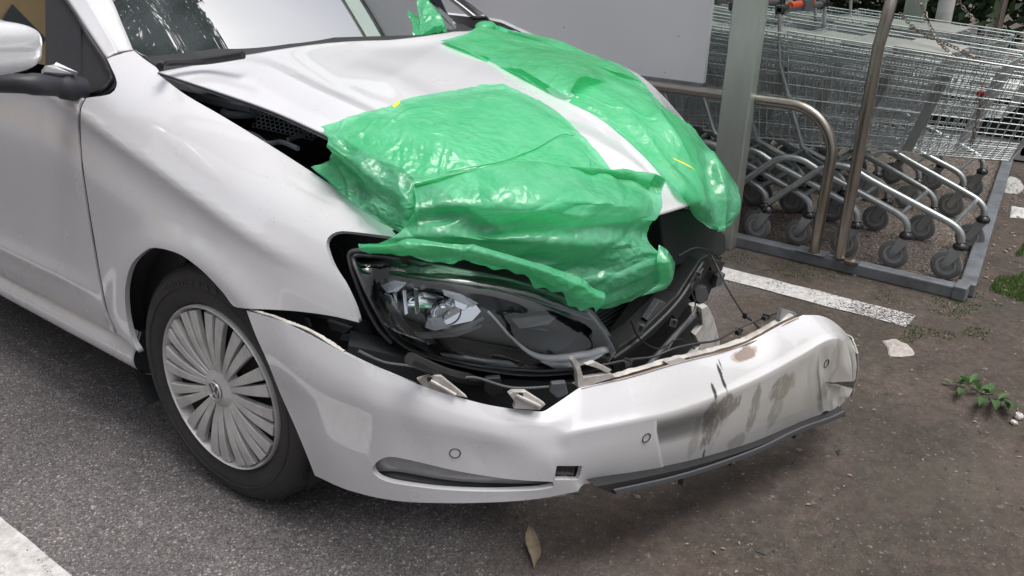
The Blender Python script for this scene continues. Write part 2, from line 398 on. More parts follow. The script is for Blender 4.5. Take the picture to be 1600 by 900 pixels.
def outline(pts, seg=6.):
    """pixel polygon; a third entry marks a sharp corner. returns dense smooth loop"""
    n=len(pts); xy=[np.array(p[:2],float) for p in pts]; sh=[len(p)>2 for p in pts]; out=[]
    for i in range(n):
        p1,p2=xy[i],xy[(i+1)%n]
        p0 = xy[(i-1)%n] if not sh[i] else 2*p1-p2
        p3 = xy[(i+2)%n] if not sh[(i+1)%n] else 2*p2-p1
        # limit overshoot on uneven spacing
        L=np.linalg.norm(p2-p1); k=max(1,int(L/seg))
        m1=(p2-p0)/2; m2=(p3-p1)/2
        for m in (m1,m2):
            l=np.linalg.norm(m)
            if l>1.2*L: m*=1.2*L/l
        for t in np.arange(k)/k:
            h=(2*t**3-3*t**2+1)*p1+(t**3-2*t**2+t)*m1+(-2*t**3+3*t**2)*p2+(t**3-t**2)*m2; out.append(h)
    return np.array(out)

class Surf:
    """smooth parametric surface; eval(u,v)->points. trimmed sheets are cut from it"""
    def __init__(s, ev, dom): s.ev=ev; s.dom=dom
    def frame(s,u,v,h=1e-3):
        du=(s.ev(u+h,v)-s.ev(u-h,v))/(2*h); dv=(s.ev(u,v+h)-s.ev(u,v-h))/(2*h)
        n=np.cross(du,dv); n/=np.linalg.norm(n,axis=-1,keepdims=True)+1e-12
        pt=s.ev(u,v); f=np.sign(((CP-pt)*n).sum(-1)); 
        return du,dv,n
    def inv(s, px):
        px=np.atleast_2d(np.array(px,float)); (u0,u1),(v0,v1)=s.dom
        gu,gv=np.meshgrid(np.linspace(u0,u1,50),np.linspace(v0,v1,50),indexing='ij'); gu=gu.ravel();gv=gv.ravel()
        G=project(s.ev(gu,gv)); idx=((px[:,None,:]-G[None])**2).sum(-1).argmin(1); u=gu[idx].copy();v=gv[idx].copy(); h=1e-4
        for it in range(25):
            q=project(s.ev(u,v)); e=px-q
            a=(project(s.ev(u+h,v))-q)/h; b=(project(s.ev(u,v+h))-q)/h
            det=a[:,0]*b[:,1]-a[:,1]*b[:,0]; det=np.where(abs(det)<1e-3,1e-3*np.sign(det+1e-12),det)
            su=(e[:,0]*b[:,1]-e[:,1]*b[:,0])/det; sv=(a[:,0]*e[:,1]-a[:,1]*e[:,0])/det
            lu=.15*(u1-u0); lv=.15*(v1-v0)
            u+=np.clip(su,-lu,lu); v+=np.clip(sv,-lv,lv)
            mu=.3*(u1-u0); mv=.3*(v1-v0); u=np.clip(u,u0-mu,u1+mu); v=np.clip(v,v0-mv,v1+mv)
        return u,v
    def sign(s):
        (u0,u1),(v0,v1)=s.dom; um=np.array([(u0+u1)/2]);vm=np.array([(v0+v1)/2]); n=s.frame(um,vm)[2]; return 1. if ((CP-s.ev(um,vm))*n).sum()>0 else -1.
    def pt(s,x,y,off=0.):
        u,v=s.inv([(x,y)]); P=s.ev(u,v)[0]; n=s.frame(u,v)[2][0]
        if (CP-P)@n<0: n=-n
        return P+n*off
def inpoly(px,py,poly):
    c=np.zeros(len(px),bool); n=len(poly); j=n-1
    for i in range(n):
        xi,yi=poly[i]; xj,yj=poly[j]
        if yi!=yj:
            k=((yi>py)!=(yj>py))&(px<(xj-xi)*(py-yi)/(yj-yi)+xi); c^=k
        j=i
    return c
def sheet(name, surf, outer, mat, parent=None, holes=(), step=.012, thick=.012, seg=6., disp=None, rim=.0012, scale=None, full=False):
    """cut a panel out of a surface; outer/holes are pixel outlines; folded rim gives it thickness"""
    loops=[]
    if full: 
        (u0,u1),(v0,v1)=surf.dom; N=60; a=np.linspace(0,1,N,endpoint=False)
        lo=[(u0+(u1-u0)*t,v0) for t in a]+[(u1,v0+(v1-v0)*t) for t in a]+[(u1-(u1-u0)*t,v1) for t in a]+[(u0,v1-(v1-v0)*t) for t in a]
        loops.append(np.array(lo))
    else:
        u,v=surf.inv(outline(outer,seg)); loops.append(np.stack([u,v],1))
    for h in holes:
        u,v=surf.inv(outline(h,seg)); loops.append(np.stack([u,v],1))
    lo=loops[0].min(0);hi=loops[0].max(0); um,vm=np.array([(lo[0]+hi[0])/2]),np.array([(lo[1]+hi[1])/2])
    du,dv,_=surf.frame(um,vm); su=np.linalg.norm(du[0]);sv=np.linalg.norm(dv[0])
    if scale: su,sv=scale
    nu=max(2,int((hi[0]-lo[0])*su/step)); nv=max(2,int((hi[1]-lo[1])*sv/step))
    gu,gv=np.meshgrid(np.linspace(lo[0],hi[0],nu+1),np.linspace(lo[1],hi[1],nv+1),indexing='ij'); gu=gu.ravel();gv=gv.ravel()
    ok=inpoly(gu,gv,loops[0])
    for h in loops[1:]: ok&=~inpoly(gu,gv,h)
    # keep interior points away from the outline
    B=np.vstack(loops); sc=np.array([su,sv]); g=np.stack([gu,gv],1)
    keep=np.ones(len(g),bool)
    for i in range(0,len(g),4000):
        d=(((g[i:i+4000,None]-B[None])*sc)**2).sum(-1).min(1); keep[i:i+4000]=d>(step*.45)**2
    g=g[ok&keep]
    pts=[Vector((p[0]*su,p[1]*sv)) for p in B]+[Vector((p[0]*su,p[1]*sv)) for p in g]; edges=[];k=0
    for l in loops:
        n=len(l); edges+=[(k+i,k+(i+1)%n) for i in range(n)]; k+=n
    r=geometry.delaunay_2d_cdt(pts,edges,[],0,1e-6)
    V=np.array([(p.x/su,p.y/sv) for p in r[0]]); F=np.array(r[2]); C=V[F].mean(1)
    ok=inpoly(C[:,0],C[:,1],loops[0])
    for h in loops[1:]: ok&=~inpoly(C[:,0],C[:,1],h)
    F=F[ok]; P=surf.ev(V[:,0],V[:,1]); N=surf.frame(V[:,0],V[:,1])[2]
    s=1. if ((CP-P.mean(0))*N.mean(0)).sum()>0 else -1.
    N=N*s
    if disp is not None: P=P+N*disp(P)[:,None]
    # orient faces
    a,b,c=P[F[:,0]],P[F[:,1]],P[F[:,2]]; fn=np.cross(b-a,c-a); fl=(fn*N[F[:,0]]).sum(1)<0; F[fl]=F[fl][:,::-1]
    verts=P.tolist(); faces=F.tolist(); nfront=len(verts)
    # rim
    ec={}
    for f in faces:
        for i in range(3):
            e=(f[i],f[(i+1)%3]); 
            if (e[1],e[0]) in ec: del ec[(e[1],e[0])]
            else: ec[e]=1
    be=list(ec); bv=sorted({i for e in be for i in e})
    if thick:
        m1={};m2={}
        for i in bv: m1[i]=len(verts); verts.append((P[i]+0*N[i]).tolist())
        for i in bv: m2[i]=len(verts); verts.append((P[i]-thick*N[i]).tolist())
        for a,b in be: faces.append([m1[b],m1[a],m2[a],m2[b]])
    me=bpy.data.meshes.new(name); me.from_pydata(verts,[],faces); me.update()
    o=link(name,me,mat,parent); sm=[True]*len(me.polygons); me.polygons.foreach_set('use_smooth',sm)
    if disp is None:
        nn=np.zeros((len(verts),3)); nn[:nfront]=N
        if thick:
            # rim normals: outward in the sheet
            for a,b in be:
                t=P[b]-P[a]; w=np.cross(t,N[a]); w/=np.linalg.norm(w)+1e-12
                for q in (m1[a],m1[b],m2[a],m2[b]): nn[q]+=w
        l=np.linalg.norm(nn,axis=1,keepdims=True); nn=np.where(l>1e-9,nn/np.maximum(l,1e-9),[[0,0,1]])
        me.normals_split_custom_set_from_vertices(nn.tolist())
    return o

def gridsurf(ctrl, post=None):
    """Catmull-Rom surface through an n x m grid of 3-D points"""
    A=np.array(ctrl,float); n,m=A.shape[:2]
    top=2*A[0]-A[1]; bot=2*A[-1]-A[-2]; A=np.concatenate([top[None],A,bot[None]],0)
    l=2*A[:,0]-A[:,1]; r=2*A[:,-1]-A[:,-2]; A=np.concatenate([l[:,None],A,r[:,None]],1)
    def w(t): return np.stack([.5*(-t+2*t*t-t**3),.5*(2-5*t*t+3*t**3),.5*(t+4*t*t-3*t**3),.5*(-t*t+t**3)],-1)
    def core(uc,vc):
        iu=np.minimum(np.floor(uc).astype(int),n-2);iv=np.minimum(np.floor(vc).astype(int),m-2)
        wu=w(uc-iu);wv=w(vc-iv); P=np.zeros(uc.shape+(3,))
        for a in range(4):
            for b in range(4): P+=(wu[...,a]*wv[...,b])[...,None]*A[iu+a,iv+b]
        return P
    def ev(u,v):
        u=np.asarray(u,float);v=np.asarray(v,float)
        uc=np.clip(u,0,n-1);vc=np.clip(v,0,m-1); P=core(uc,vc)
        eu=(u-uc)[...,None];evv=(v-vc)[...,None]; h=.02
        if np.any(eu!=0): s_=np.where(uc<(n-1)/2,1,-1); P=P+eu*(core(uc+s_*h,vc)-core(uc,vc))/(s_*h)[...,None]
        if np.any(evv!=0): s_=np.where(vc<(m-1)/2,1,-1); P=P+evv*(core(uc,vc+s_*h)-core(uc,vc))/(s_*h)[...,None]
        return post(P,u,v) if post else P
    return Surf(ev,((0,n-1),(0,m-1)))
def dense(name, surf, mat, parent, nu, nv, disp=None, thick=0, jag=None):
    (u0,u1),(v0,v1)=surf.dom
    u,v=np.meshgrid(np.linspace(u0,u1,nu),np.linspace(v0,v1,nv),indexing='ij')
    if jag: u,v=jag(u,v)
    P=surf.ev(u,v); N=surf.frame(u,v)[2]
    if ((CP-P)*N).sum()<0: N=-N
    if disp is not None: P=P+N*disp(P,u/(u1-u0),v/(v1-v0))[...,None]
    idx=np.arange(nu*nv).reshape(nu,nv); F=np.stack([idx[:-1,:-1],idx[1:,:-1],idx[1:,1:],idx[:-1,1:]],-1).reshape(-1,4)
    a,b,c=P.reshape(-1,3)[F[:,0]],P.reshape(-1,3)[F[:,1]],P.reshape(-1,3)[F[:,2]]
    if (np.cross(b-a,c-a)*N.reshape(-1,3)[F[:,0]]).sum()<0: F=F[:,::-1]
    me=bpy.data.meshes.new(name); me.from_pydata(P.reshape(-1,3).tolist(),[],F.tolist()); me.update()
    o=link(name,me,mat,parent,True)
    if thick:
        m=o.modifiers.new('thick','SOLIDIFY'); m.thickness=thick; m.offset=-1
    return o
#PART2
# ================================================================== THE CAR
car = tag(empty('hatchback_car'), 'white crashed hatchback with crumpled bonnet, hanging front bumper and exposed headlight', 'car')

# ---- body side: x as a smooth function of (y along the car, z up)
def side_x(Y, Z):
    Y=np.asarray(Y,float);Z=np.asarray(Z,float)
    w=(.902+.272*np.minimum(Y,.6))-Z
    x=-.022+.14*np.exp(-np.clip(w,-.25,9)/.075)
    x=x+.40*np.maximum(0,-.08-Y)**2*1.2
    x=x-.006*np.exp(-((w-.135)/.022)**2)*smooth(-.42,-.2,Y)           # shoulder crease
    x=x+.007*np.exp(-((w-.20)/.05)**2)*smooth(-.35,.0,Y)
    r=np.hypot(Y-.03,Z-.29); x=x-.010*np.exp(-((r-.345)/.05)**2)*smooth(.05,.25,Z)
    x=x+.030*smooth(.40,.20,Z)*smooth(.25,.45,Y)                      # door tucks in towards the sill
    x=x-.008*np.exp(-((Z-.43)/.03)**2)*smooth(.38,.6,Y)               # lower door swage
    return x
side = Surf(lambda u,v: np.stack([side_x(u,v),np.asarray(u,float),np.asarray(v,float)],-1), ((-.55,1.5),(.15,1.08)))
ARCH=[(383,482,1),(365,478),(350,459),(333,440),(316,423),(300,410),(284,399),(267,392),(250,388),(234,388),(217,400),(204,416),(197,440),(195,463),(197,490),(201,512),(207,533),(217,551,1)]
fender_out=[(250,118,1),(247,108),(225,92),(208,78,1),(167,91,1),(181,122),(182,135),(172,147),(135,153,1),(127,170),(126,200),(130,260),(147,370),(167,480),(183,521,1),(200,533),(217,551,1)]+ARCH[::-1][1:-1]+[(383,482,1),(430,484),(470,487),(520,494),(561,504,1),(553,478),(538,445),(522,418),(513,396),(510,378),(518,366),(535,361),(592,367),(638,374,1),(580,333),(510,284),(430,232),(350,183),(290,148)]
fender=sheet('fender',side,fender_out,'paint',car,step=.014,thick=.014)
door_out=[(130,153,1),(122,170),(121,200),(125,260),(142,370),(162,480),(178,519,1),(90,474),(0,427),(-260,300),(-420,215,1),(-430,60),(-400,-60,1),(-200,20),(-20,113),(60,135),(110,150)]
door=sheet('front_door',side,door_out,'paint',car,step=.016,thick=.02)
# dark inner skin behind the shut line, for the gap's shade
inner=Surf(lambda u,v: side.ev(u,v)+np.array([.04,0,0]), side.dom)
sheet('shut_line_backing',inner,[(150,150,1),(100,150,1),(95,260,1),(130,480,1),(150,525,1),(235,560,1),(190,480,1),(165,380,1),(150,250,1)],'ws_dark',car,step=.05,thick=.002)
MB().tube([side.pt(x,y,-.0045) for x,y in [(132,154),(124.5,170),(123.5,200),(127.5,260),(144.5,370),(164.5,480),(180.5,520)]],.0032,6).build('door_gap_shade','ws_dark',car,True)  # dark tube laid in the door gap, standing in for its shade
# sill
sill=gridsurf([[(.012,Y,.335),(-.004,Y,.30),(-.020,Y,.275),(-.012,Y,.235),(.03,Y,.205)] for Y in (.25,.5,.9,1.4)])
dense('sill_panel',gridsurf([[(.012,Y,.340),(-.004,Y,.305),(-.018,Y,.280),(-.014,Y,.245),(.02,Y,.215),(.06,Y,.21)] for Y in (.335,.35,.6,1.0,1.45,2.1)]),'paint',car,60,24)

MB().box((.06,.300,.255),(.07,.05,.10)).build('mud_flap','ws_dark',car,bevel=.01)
MB().prism([(.012,.3345,.340),(-.004,.3345,.305),(-.018,.3345,.280),(-.014,.3345,.245),(.02,.3345,.215),(.06,.3345,.21),(.06,.3345,.34)],(0,.004,0)).build('sill_end','ws_dark',car)
# rest of the body so that it is a whole car from a step aside
def uvsheet(name, surf, uv, mat, parent, step=.05, thick=.01):
    loop=[]; n=len(uv)
    for i in range(n):
        a=np.array(uv[i]);b=np.array(uv[(i+1)%n]); k=max(1,int(np.linalg.norm(b-a)/step))
        loop+= [a+(b-a)*t for t in np.arange(k)/k]
    class T(Surf): pass
    s2=Surf(surf.ev,surf.dom); s2.inv=lambda px: (np.array(loop)[:,0],np.array(loop)[:,1])
    g=globals(); o_=g['outline']; g['outline']=lambda p,s=6:p
    try: return sheet(name,s2,[0],mat,parent,step=step,thick=thick)
    finally: g['outline']=o_
uvsheet('rear_side_panel',side,[(1.47,.22),(2.1,.22),(2.12,.45),(2.25,.60),(2.47,.65),(2.7,.6),(2.83,.45),(2.86,.25),(3.15,.3),(3.2,.6),(3.15,1.0),(2.2,1.02),(1.5,1.0)],'paint',car)
# far body side (only its front is ever glimpsed)
far=Surf(lambda u,v: np.stack([1.64-side_x(u,v),np.asarray(u,float),np.asarray(v,float)],-1), ((-.4,3.2),(.2,1.02)))
uvsheet('far_body_side',far,[(-.20,.62),(.0,.66),(.25,.58),(.36,.4),(.38,.22),(2.1,.22),(2.2,.55),(2.47,.64),(2.75,.55),(2.86,.25),(3.15,.3),(3.2,.6),(3.15,1.0),(.36,1.0),(.27,.975),(-.2,.845)],'paint',car)
# greenhouse
gh=Surf(lambda u,v: np.stack([.078+.44*(np.asarray(v,float)-.96)+.02*(np.asarray(u,float)-.6)**2,np.asarray(u,float),np.asarray(v,float)],-1),((.2,1.6),(.9,1.45)))
uvsheet('side_window',gh,[(.62,.955),(1.38,.955),(1.38,1.36),(1.05,1.36),(.66,1.14)],'sideglass',car,thick=.004)
uvsheet('rear_side_window',gh,[(1.44,.955),(2.5,.98),(2.35,1.32),(1.44,1.36)],'sideglass',car,thick=.004)
# dark sail panel ahead of the window, with rubber seal
sail_s=Surf(lambda u,v: gh.ev(u,v)+np.array([-.012,0,0]),gh.dom)
sheet('mirror_sail_panel',sail_s,[(71,-60,1),(71,126,1),(100,140),(131,152),(140,154),(152,152),(171,143),(181,134),(180,122),(166,93),(134,44),(104,0),(65,-60,1)],'mirror_black',car,step=.02,thick=.012)
seal=[sail_s.pt(x,y,.004) for x,y in [(72,-50),(98,-8),(118,20),(128,37),(140,58),(160,88),(174,115),(177,126),(168,138),(150,146),(135,147)]]
MB().tube(catmull(seal,5),.005,8).build('window_seal','blackgloss',car,True)
MB().tube([sail_s.pt(128,38,.001),sail_s.pt(127,90,.001),sail_s.pt(127,146,.001)],.0016,6).build('sail_joint','ws_dark',car,True)
# A pillar
pa=[at(167,91,X=.088),at(134,44,X=.109),at(100,-5,X=.14)]; pb=[at(208,78,X=.165),at(192,40,X=.185),at(174,-2,X=.215)]
def lerp(a,b,t): return np.array(a)*(1-t)+np.array(b)*t
rows=[]
for a,b in zip(pa,pb):
    m=lerp(a,b,.5)+np.array([-.014,-.012,.008]); rows.append([a,lerp(lerp(a,b,.25),m,.6)+np.array([-.003,-.003,.002]),m,lerp(lerp(a,b,.75),m,.6),b])
da=(pa[2]-pa[1]); db=(pb[2]-pb[1])
for k in (1.6,3.4,5.2):
    rows.append([p+(da+db)/2*k+np.array([.012*k,.02*k,-.004*k]) for p in rows[2]])
pil=gridsurf(rows); dense('a_pillar',pil,'paint',car,60,14,thick=.01)
MB().tube([side.pt(x,y,.0008) for x,y in [(168,91),(178,86),(190,82),(208,79)]],.0014,6).build('pillar_seam','rust',car,True)
# windscreen
wsg=[]
for k,(dy,dz) in enumerate(((-.10,-.07),(.0,0.),(.28,.19),(.62,.40))):
    row=[]
    for X,yb,zb in ((.165,.53,1.0),(.32,.405,1.005),(.55,.345,1.01),(.82,.325,1.012),(1.09,.345,1.01),(1.3,.40,1.005),(1.47,.51,.995)):
        row.append((X+(.82-X)*.04*k,yb+dy,zb+dz))
    wsg.append(row)
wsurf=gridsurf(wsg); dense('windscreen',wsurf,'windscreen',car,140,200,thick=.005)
dense('windscreen_band',gridsurf([[np.array(p)+np.array([0,.004,-.006]) for p in r] for r in [wsg[0],[lerp(a,b,.42) for a,b in zip(wsg[0],wsg[1])]]]),'blackgloss',car,3,40)
# roof, far pillar, far window, interior
top=[np.array(p) for p in wsg[3]]
roof=[[p+np.array([0,0,0]) for p in top],[p+np.array([0,.25,.06]) for p in top],[p+np.array([0,.9,.08]) for p in top],[p+np.array([0,1.7,.0]) for p in top],[p+np.array([0,2.05,-.45]) for p in top]]
dense('roof',gridsurf(roof),'paint',car,40,24,thick=.01)
farp=[[(1.64-p[0],p[1],p[2]) for p in r] for r in rows]
dense('a_pillar',gridsurf(farp),'blackgloss',car,30,8,thick=.01)
farw=Surf(lambda u,v: gh.ev(u,v)*np.array([-1,1,1])+np.array([1.64,0,0]),gh.dom)
uvsheet('side_window',farw,[(.62,.955),(2.4,.955),(2.3,1.34),(1.05,1.36),(.66,1.14)],'sideglass',car,thick=.004)
MB().box((.82,1.0,.55),(1.46,1.2,.5)).box((.82,2.3,.6),(1.4,1.4,.6)).box((.82,.62,.90),(1.4,.42,.10)).build('cabin_interior','ws_dark',car,bevel=.03)
mb=MB()
for X in (.45,1.2): mb.box((X,1.25,.95),(.46,.14,.62),Matrix.Rotation(R(-15),3,'X')); mb.box((X,1.33,1.27),(.24,.09,.16))
mb.build('seat','fabric',car,bevel=.04)
sw=[( .42+.0,.78+.17*math.cos(a)*.35,.98+.17*math.cos(a)) for a in np.linspace(0,6.28,25)]
MB().tube([(1.2+.18*math.sin(a),.80-.06*math.cos(a),1.0+.17*math.cos(a)) for a in np.linspace(0,2*math.pi,28)[:-1]],.014,8,closed=True).build('steering_wheel','black',car,True)
# cowl and wiper
cowl=[(at(205,92,Z=.985)),(at(255,104,Z=.975)),(at(330,96,Z=.985)),(at(470,74,Z=1.0)),(at(700,66,Z=.99)),(at(748,46,Z=.975))]
mb=MB(); 
for c in range(len(cowl)-1):
    a,b=cowl[c],cowl[c+1]; d=np.array([0,-.14,-.05]); e=np.array([0,.08,.015]); mb.add([a+d,b+d,b+e,a+e],[(0,1,2,3)])
mb.build('cowl_panel','black',car)
w1=[at(250,104,Z=1.005),at(262,98,Z=1.008),at(320,95,Z=1.01),at(380,86,Z=1.03)]
MB().tube(catmull(w1,6),.009,8).build('wiper_arm','black',car,True)
# door mirror
def superell(c,h,rot=0,n=2.6,nu=40,nv=24,cut=None):
    vs=[];fs=[]
    sg=lambda a,p: math.copysign(abs(a)**p,a)
    for i in range(nv+1):
        ph=-math.pi/2+math.pi*i/nv
        for j in range(nu):
            th=2*math.pi*j/nu; x=sg(math.cos(ph),2/n)*sg(math.cos(th),2/n);y=sg(math.cos(ph),2/n)*sg(math.sin(th),2/n);z=sg(math.sin(ph),2/n)
            v=Vector((x*h[0],y*h[1],z*h[2])); 
            if cut: v=cut(v)
            v.rotate(Matrix.Rotation(rot,3,'Z')); vs.append(v+Vector(c))
    for i in range(nv):
        for j in range(nu): a=i*nu+j;b=i*nu+(j+1)%nu; fs.append((a,b,b+nu,a+nu))
    return vs,fs
def mcut(v):
    # cap narrows towards the car, sharp belt line low down
    t=(v.x+.11)/.22; v.z*=(1-.55*max(0,t-.3)**1.1) if v.z>0 else 1; v.y*=1-.2*t
    if v.z<-.012: v.y*=.93; v.x*=.985
    return v
vs,fs=superell((-.222,.300,1.066),(.105,.062,.056),R(14),3.2,cut=mcut)
mirror=MB().add(vs,fs).build('mirror_housing','paint',car,True)
# black lower arm with a pale sliver on top
arm=[at(-40,128,X=-.18),at(40,131,X=-.11),at(90,134,X=-.03),at(128,140,X=.03)]
MB().tube(catmull(arm,6),[.022]*7+[.025]*6+[.03]*6,12).build('mirror_arm','mirror_black',car,True)
MB().prism([at(70,112,X=-.065),at(70,103,X=-.065),at(84,101,X=-.03),at(88,97,X=-.02),at(122,113,X=.01),at(118,116,X=.01)],(.0,.02,-.012)).build('mirror_arm_cap','paint',mirror)
vs,fs=superell((-.222,.358,1.064),(.10,.012,.05),R(14)); MB().add(vs,fs).build('mirror_glass','chrome',mirror,True)

# ---- bonnet
HX=[[.12,.24,.40,.58,.82,1.06,1.30,1.50],[.155,.25,.41,.59,.82,1.06,1.30,1.50],[.165,.26,.42,.59,.82,1.06,1.29,1.49],[.155,.26,.42,.59,.82,1.05,1.28,1.47],[.17,.27,.42,.59,.82,1.04,1.24,1.42],[.20,.29,.43,.59,.82,1.03,1.19,1.34],[.235,.31,.44,.60,.82,1.00,1.13,1.24],[.27,.34,.46,.61,.82,.96,1.06,1.14]]
HY=[[.275,.225,.175,.155,.14,.16,.21,.285],[.08]*8,[-.08]*8,[-.24]*8,[-.40]*8,[-.53,-.54,-.54,-.54,-.545,-.54,-.53,-.52],[-.60,-.63,-.65,-.66,-.67,-.65,-.63,-.60],[-.64,-.68,-.71,-.73,-.735,-.72,-.69,-.64]]
HZ=[[.982,1.0,1.02,1.025,1.015,1.008,1.0,.98],[.952,.985,1.005,1.003,.99,.992,.985,.955],[.932,.965,.978,.968,.965,.966,.955,.925],[.912,.942,.950,.938,.942,.944,.93,.89],[.876,.907,.915,.908,.912,.905,.87,.81],[.835,.860,.868,.862,.862,.85,.81,.745],[.785,.808,.812,.80,.785,.77,.73,.67],[.735,.745,.74,.72,.70,.685,.65,.60]]
def hood_post(P,u,v):
    P=np.array(P)
    # folded crease along the right-hand side, kink across, dent near the nose
    x,y=P[...,0],P[...,1]
    c1=np.abs(x-(.265+.02*np.sin(y*6))); P[...,2]+=.014*np.maximum(0,1-c1/.05)*smooth(.25,.05,y)
    d2=(x-.62)*.45+(y+.05)*-.9; P[...,2]+=.011*np.maximum(0,1-np.abs(d2)/.12)*smooth(.35,.5,x)
    # faceted dent
    a=(x-.80)*.94+(y+.50)*.34; b=-(x-.80)*.34+(y+.50)*.94
    d=np.maximum(np.abs(a)/.085,np.abs(b)/.17); P[...,2]-=.016*np.clip(1.25-d,0,1)
    return P
hood_s=gridsurf([[ (HX[i][j],HY[i][j],HZ[i][j]) for j in range(8)] for i in range(8)],hood_post)
hood_s.dom=((0,7),(0,7))
hood=dense('bonnet',hood_s,'paint',car,110,120,thick=.012)
# turned-under flange of the raised bonnet edge
fl=[]; 
for t in np.linspace(0,5.6,24):
    p=hood_s.ev(np.array([t]),np.array([0.]))[0]; fl.append([p,p+np.array([.010,.004,-.008]),p+np.array([.05,.01,-.010])])
dense('bonnet_flange',gridsurf(fl),'grey_plastic',hood,60,6,thick=.003)

# ---- front bumper (torn loose on the far end)
PL=[(-.024,-.24),(-.03,-.36),(-.018,-.47),(.005,-.55),(.045,-.635),(.12,-.73),(.215,-.815),(.28,-.85),(.37,-.885),(.48,-.925),(.66,-.985),(.86,-1.045),(.98,-1.08),(1.04,-1.093),(1.08,-1.085)]
T_=[(385,485),(450,507),(540,553),(600,580),(660,603),(760,632),(850,643),(905,606),(985,588),(1060,566),(1150,543),(1225,505),(1268,491),(1305,505),(1330,530)]
B_=[(400,525),(468,545),(552,585),(612,607),(672,625),(770,648),(860,672),(905,672),(990,656),(1070,637),(1170,598),(1250,556),(1295,531),(1320,533),(1337,552)]
M_=[(438,615),(497,640),(580,665),(640,680),(700,692),(790,705),(870,715),(912,710),(995,690),(1080,670),(1175,640),(1255,610),(1300,590),(1326,580),(1339,580)]
L_=[(475,700),(528,725),(600,740),(665,750),(740,755),(820,755),(880,752),(915,740),(1000,725),(1088,705),(1182,675),(1262,645),(1300,625),(1322,612),(1335,602)]
E_=[(492,742),(545,765),(615,781),(690,785),(765,784),(835,779),(900,768),(920,755),(1003,743),(1090,722),(1185,692),(1265,660),(1302,645),(1320,630),(1328,618)]
oT=[.0,.005,.01,.01,.012,.015,.03,.045,.05,.05,.05,.05,.05,.04,.02]
PA=np.array(PL); tg=np.gradient(PA,axis=0); tg/=np.linalg.norm(tg,axis=1)[:,None]; NR=np.stack([tg[:,1],-tg[:,0]],1)
for i in (12,13,14): NR[i]=(-.26,-.965)
bg=[]
for i in range(15):
    g=lambda q,o: atp(q,PL[i],NR[i],o)
    t,b,m,l,e=g(T_[i],oT[i]),g(B_[i],0),g(M_[i],.0),g(L_[i],.008),g(E_[i],.018)
    s=.5 if i<6 else .45
    n3=np.array([NR[i][0],NR[i][1],0])
    b=b+n3*(0 if i<7 else .002); tb=lerp(t,b,.5)+n3*(.006 if i<7 else .001)
    if i<6:
        pt_=lambda f: lerp(t,m,f)+n3*.010*math.sin(f*math.pi)
        bg.append([t,pt_(.2),pt_(.36),pt_(.52),pt_(.68),m,l,e])
    elif i==6: bg.append([t,lerp(t,m,.2)+n3*.012,lerp(t,m,.34)+n3*.012,lerp(t,m,.5)+n3*.010,lerp(t,m,.7)+n3*.006,m,l,e])
    else: bg.append([t,tb,lerp(b,tb,.2),b,lerp(b,m,.22),m,l,e])
last=bg[-1]; bg.append([p+np.array([.035,.03,0])+(np.mean(last,0)-p)*.08 for p in last]); bg.append([p+np.array([.03,.14,.0])+(np.mean(last,0)-p)*.12 for p in last])
_bs=gridsurf(bg)
qu,qv=_bs.inv([(1027,673),(1279,575),(1288,641),(1023,737)])
qc=np.stack([qu,qv],1)
def bump_post(P,u,v):
    P=np.array(P)
    # number-plate recess
    a,b,c,d=qc; s=np.clip((u-a[0])/(b[0]-a[0]),-1,2); topv=a[1]+(b[1]-a[1])*s; botv=d[1]+(c[1]-d[1])*s
    e=np.minimum(np.minimum((u-a[0])*.9,(b[0]-u)*.9),np.minimum((v-topv)*.5,(botv-v)*.5+9*0))
    rec=smooth(-.03,.03,e)*.006
    # dents and buckling towards the torn end and lower lip
    m=smooth(10.6,12.6,u)*smooth(3.2,5.2,v)*smooth(15.,13.,u)
    cr=(np.abs(vnoise(P,14,1))*.016+np.abs(vnoise(P,34,2))*.008-.008)*m
    w=vnoise(P,5,3)*.0015*smooth(7.5,9,u)
    notch=.020*np.exp(-(((u-10.35)/.22)**2+((v+.1)/.8)**2))
    k=(rec+cr+notch+w); P[...,0]+=.28*k; P[...,1]+=.955*k
    wob=.004*smooth(11.,12.5,u)*vnoise(P,25,6)*smooth(5,7,v); P[...,2]+=wob*2
    return P
bump_s=gridsurf(bg,bump_post)
outer=[(T_[0][0],T_[0][1],1)]+[(x,y) for x,y in T_[1:6]]+[(850,643,1),(905,606,1)]+[(x,y) for x,y in T_[8:12]]
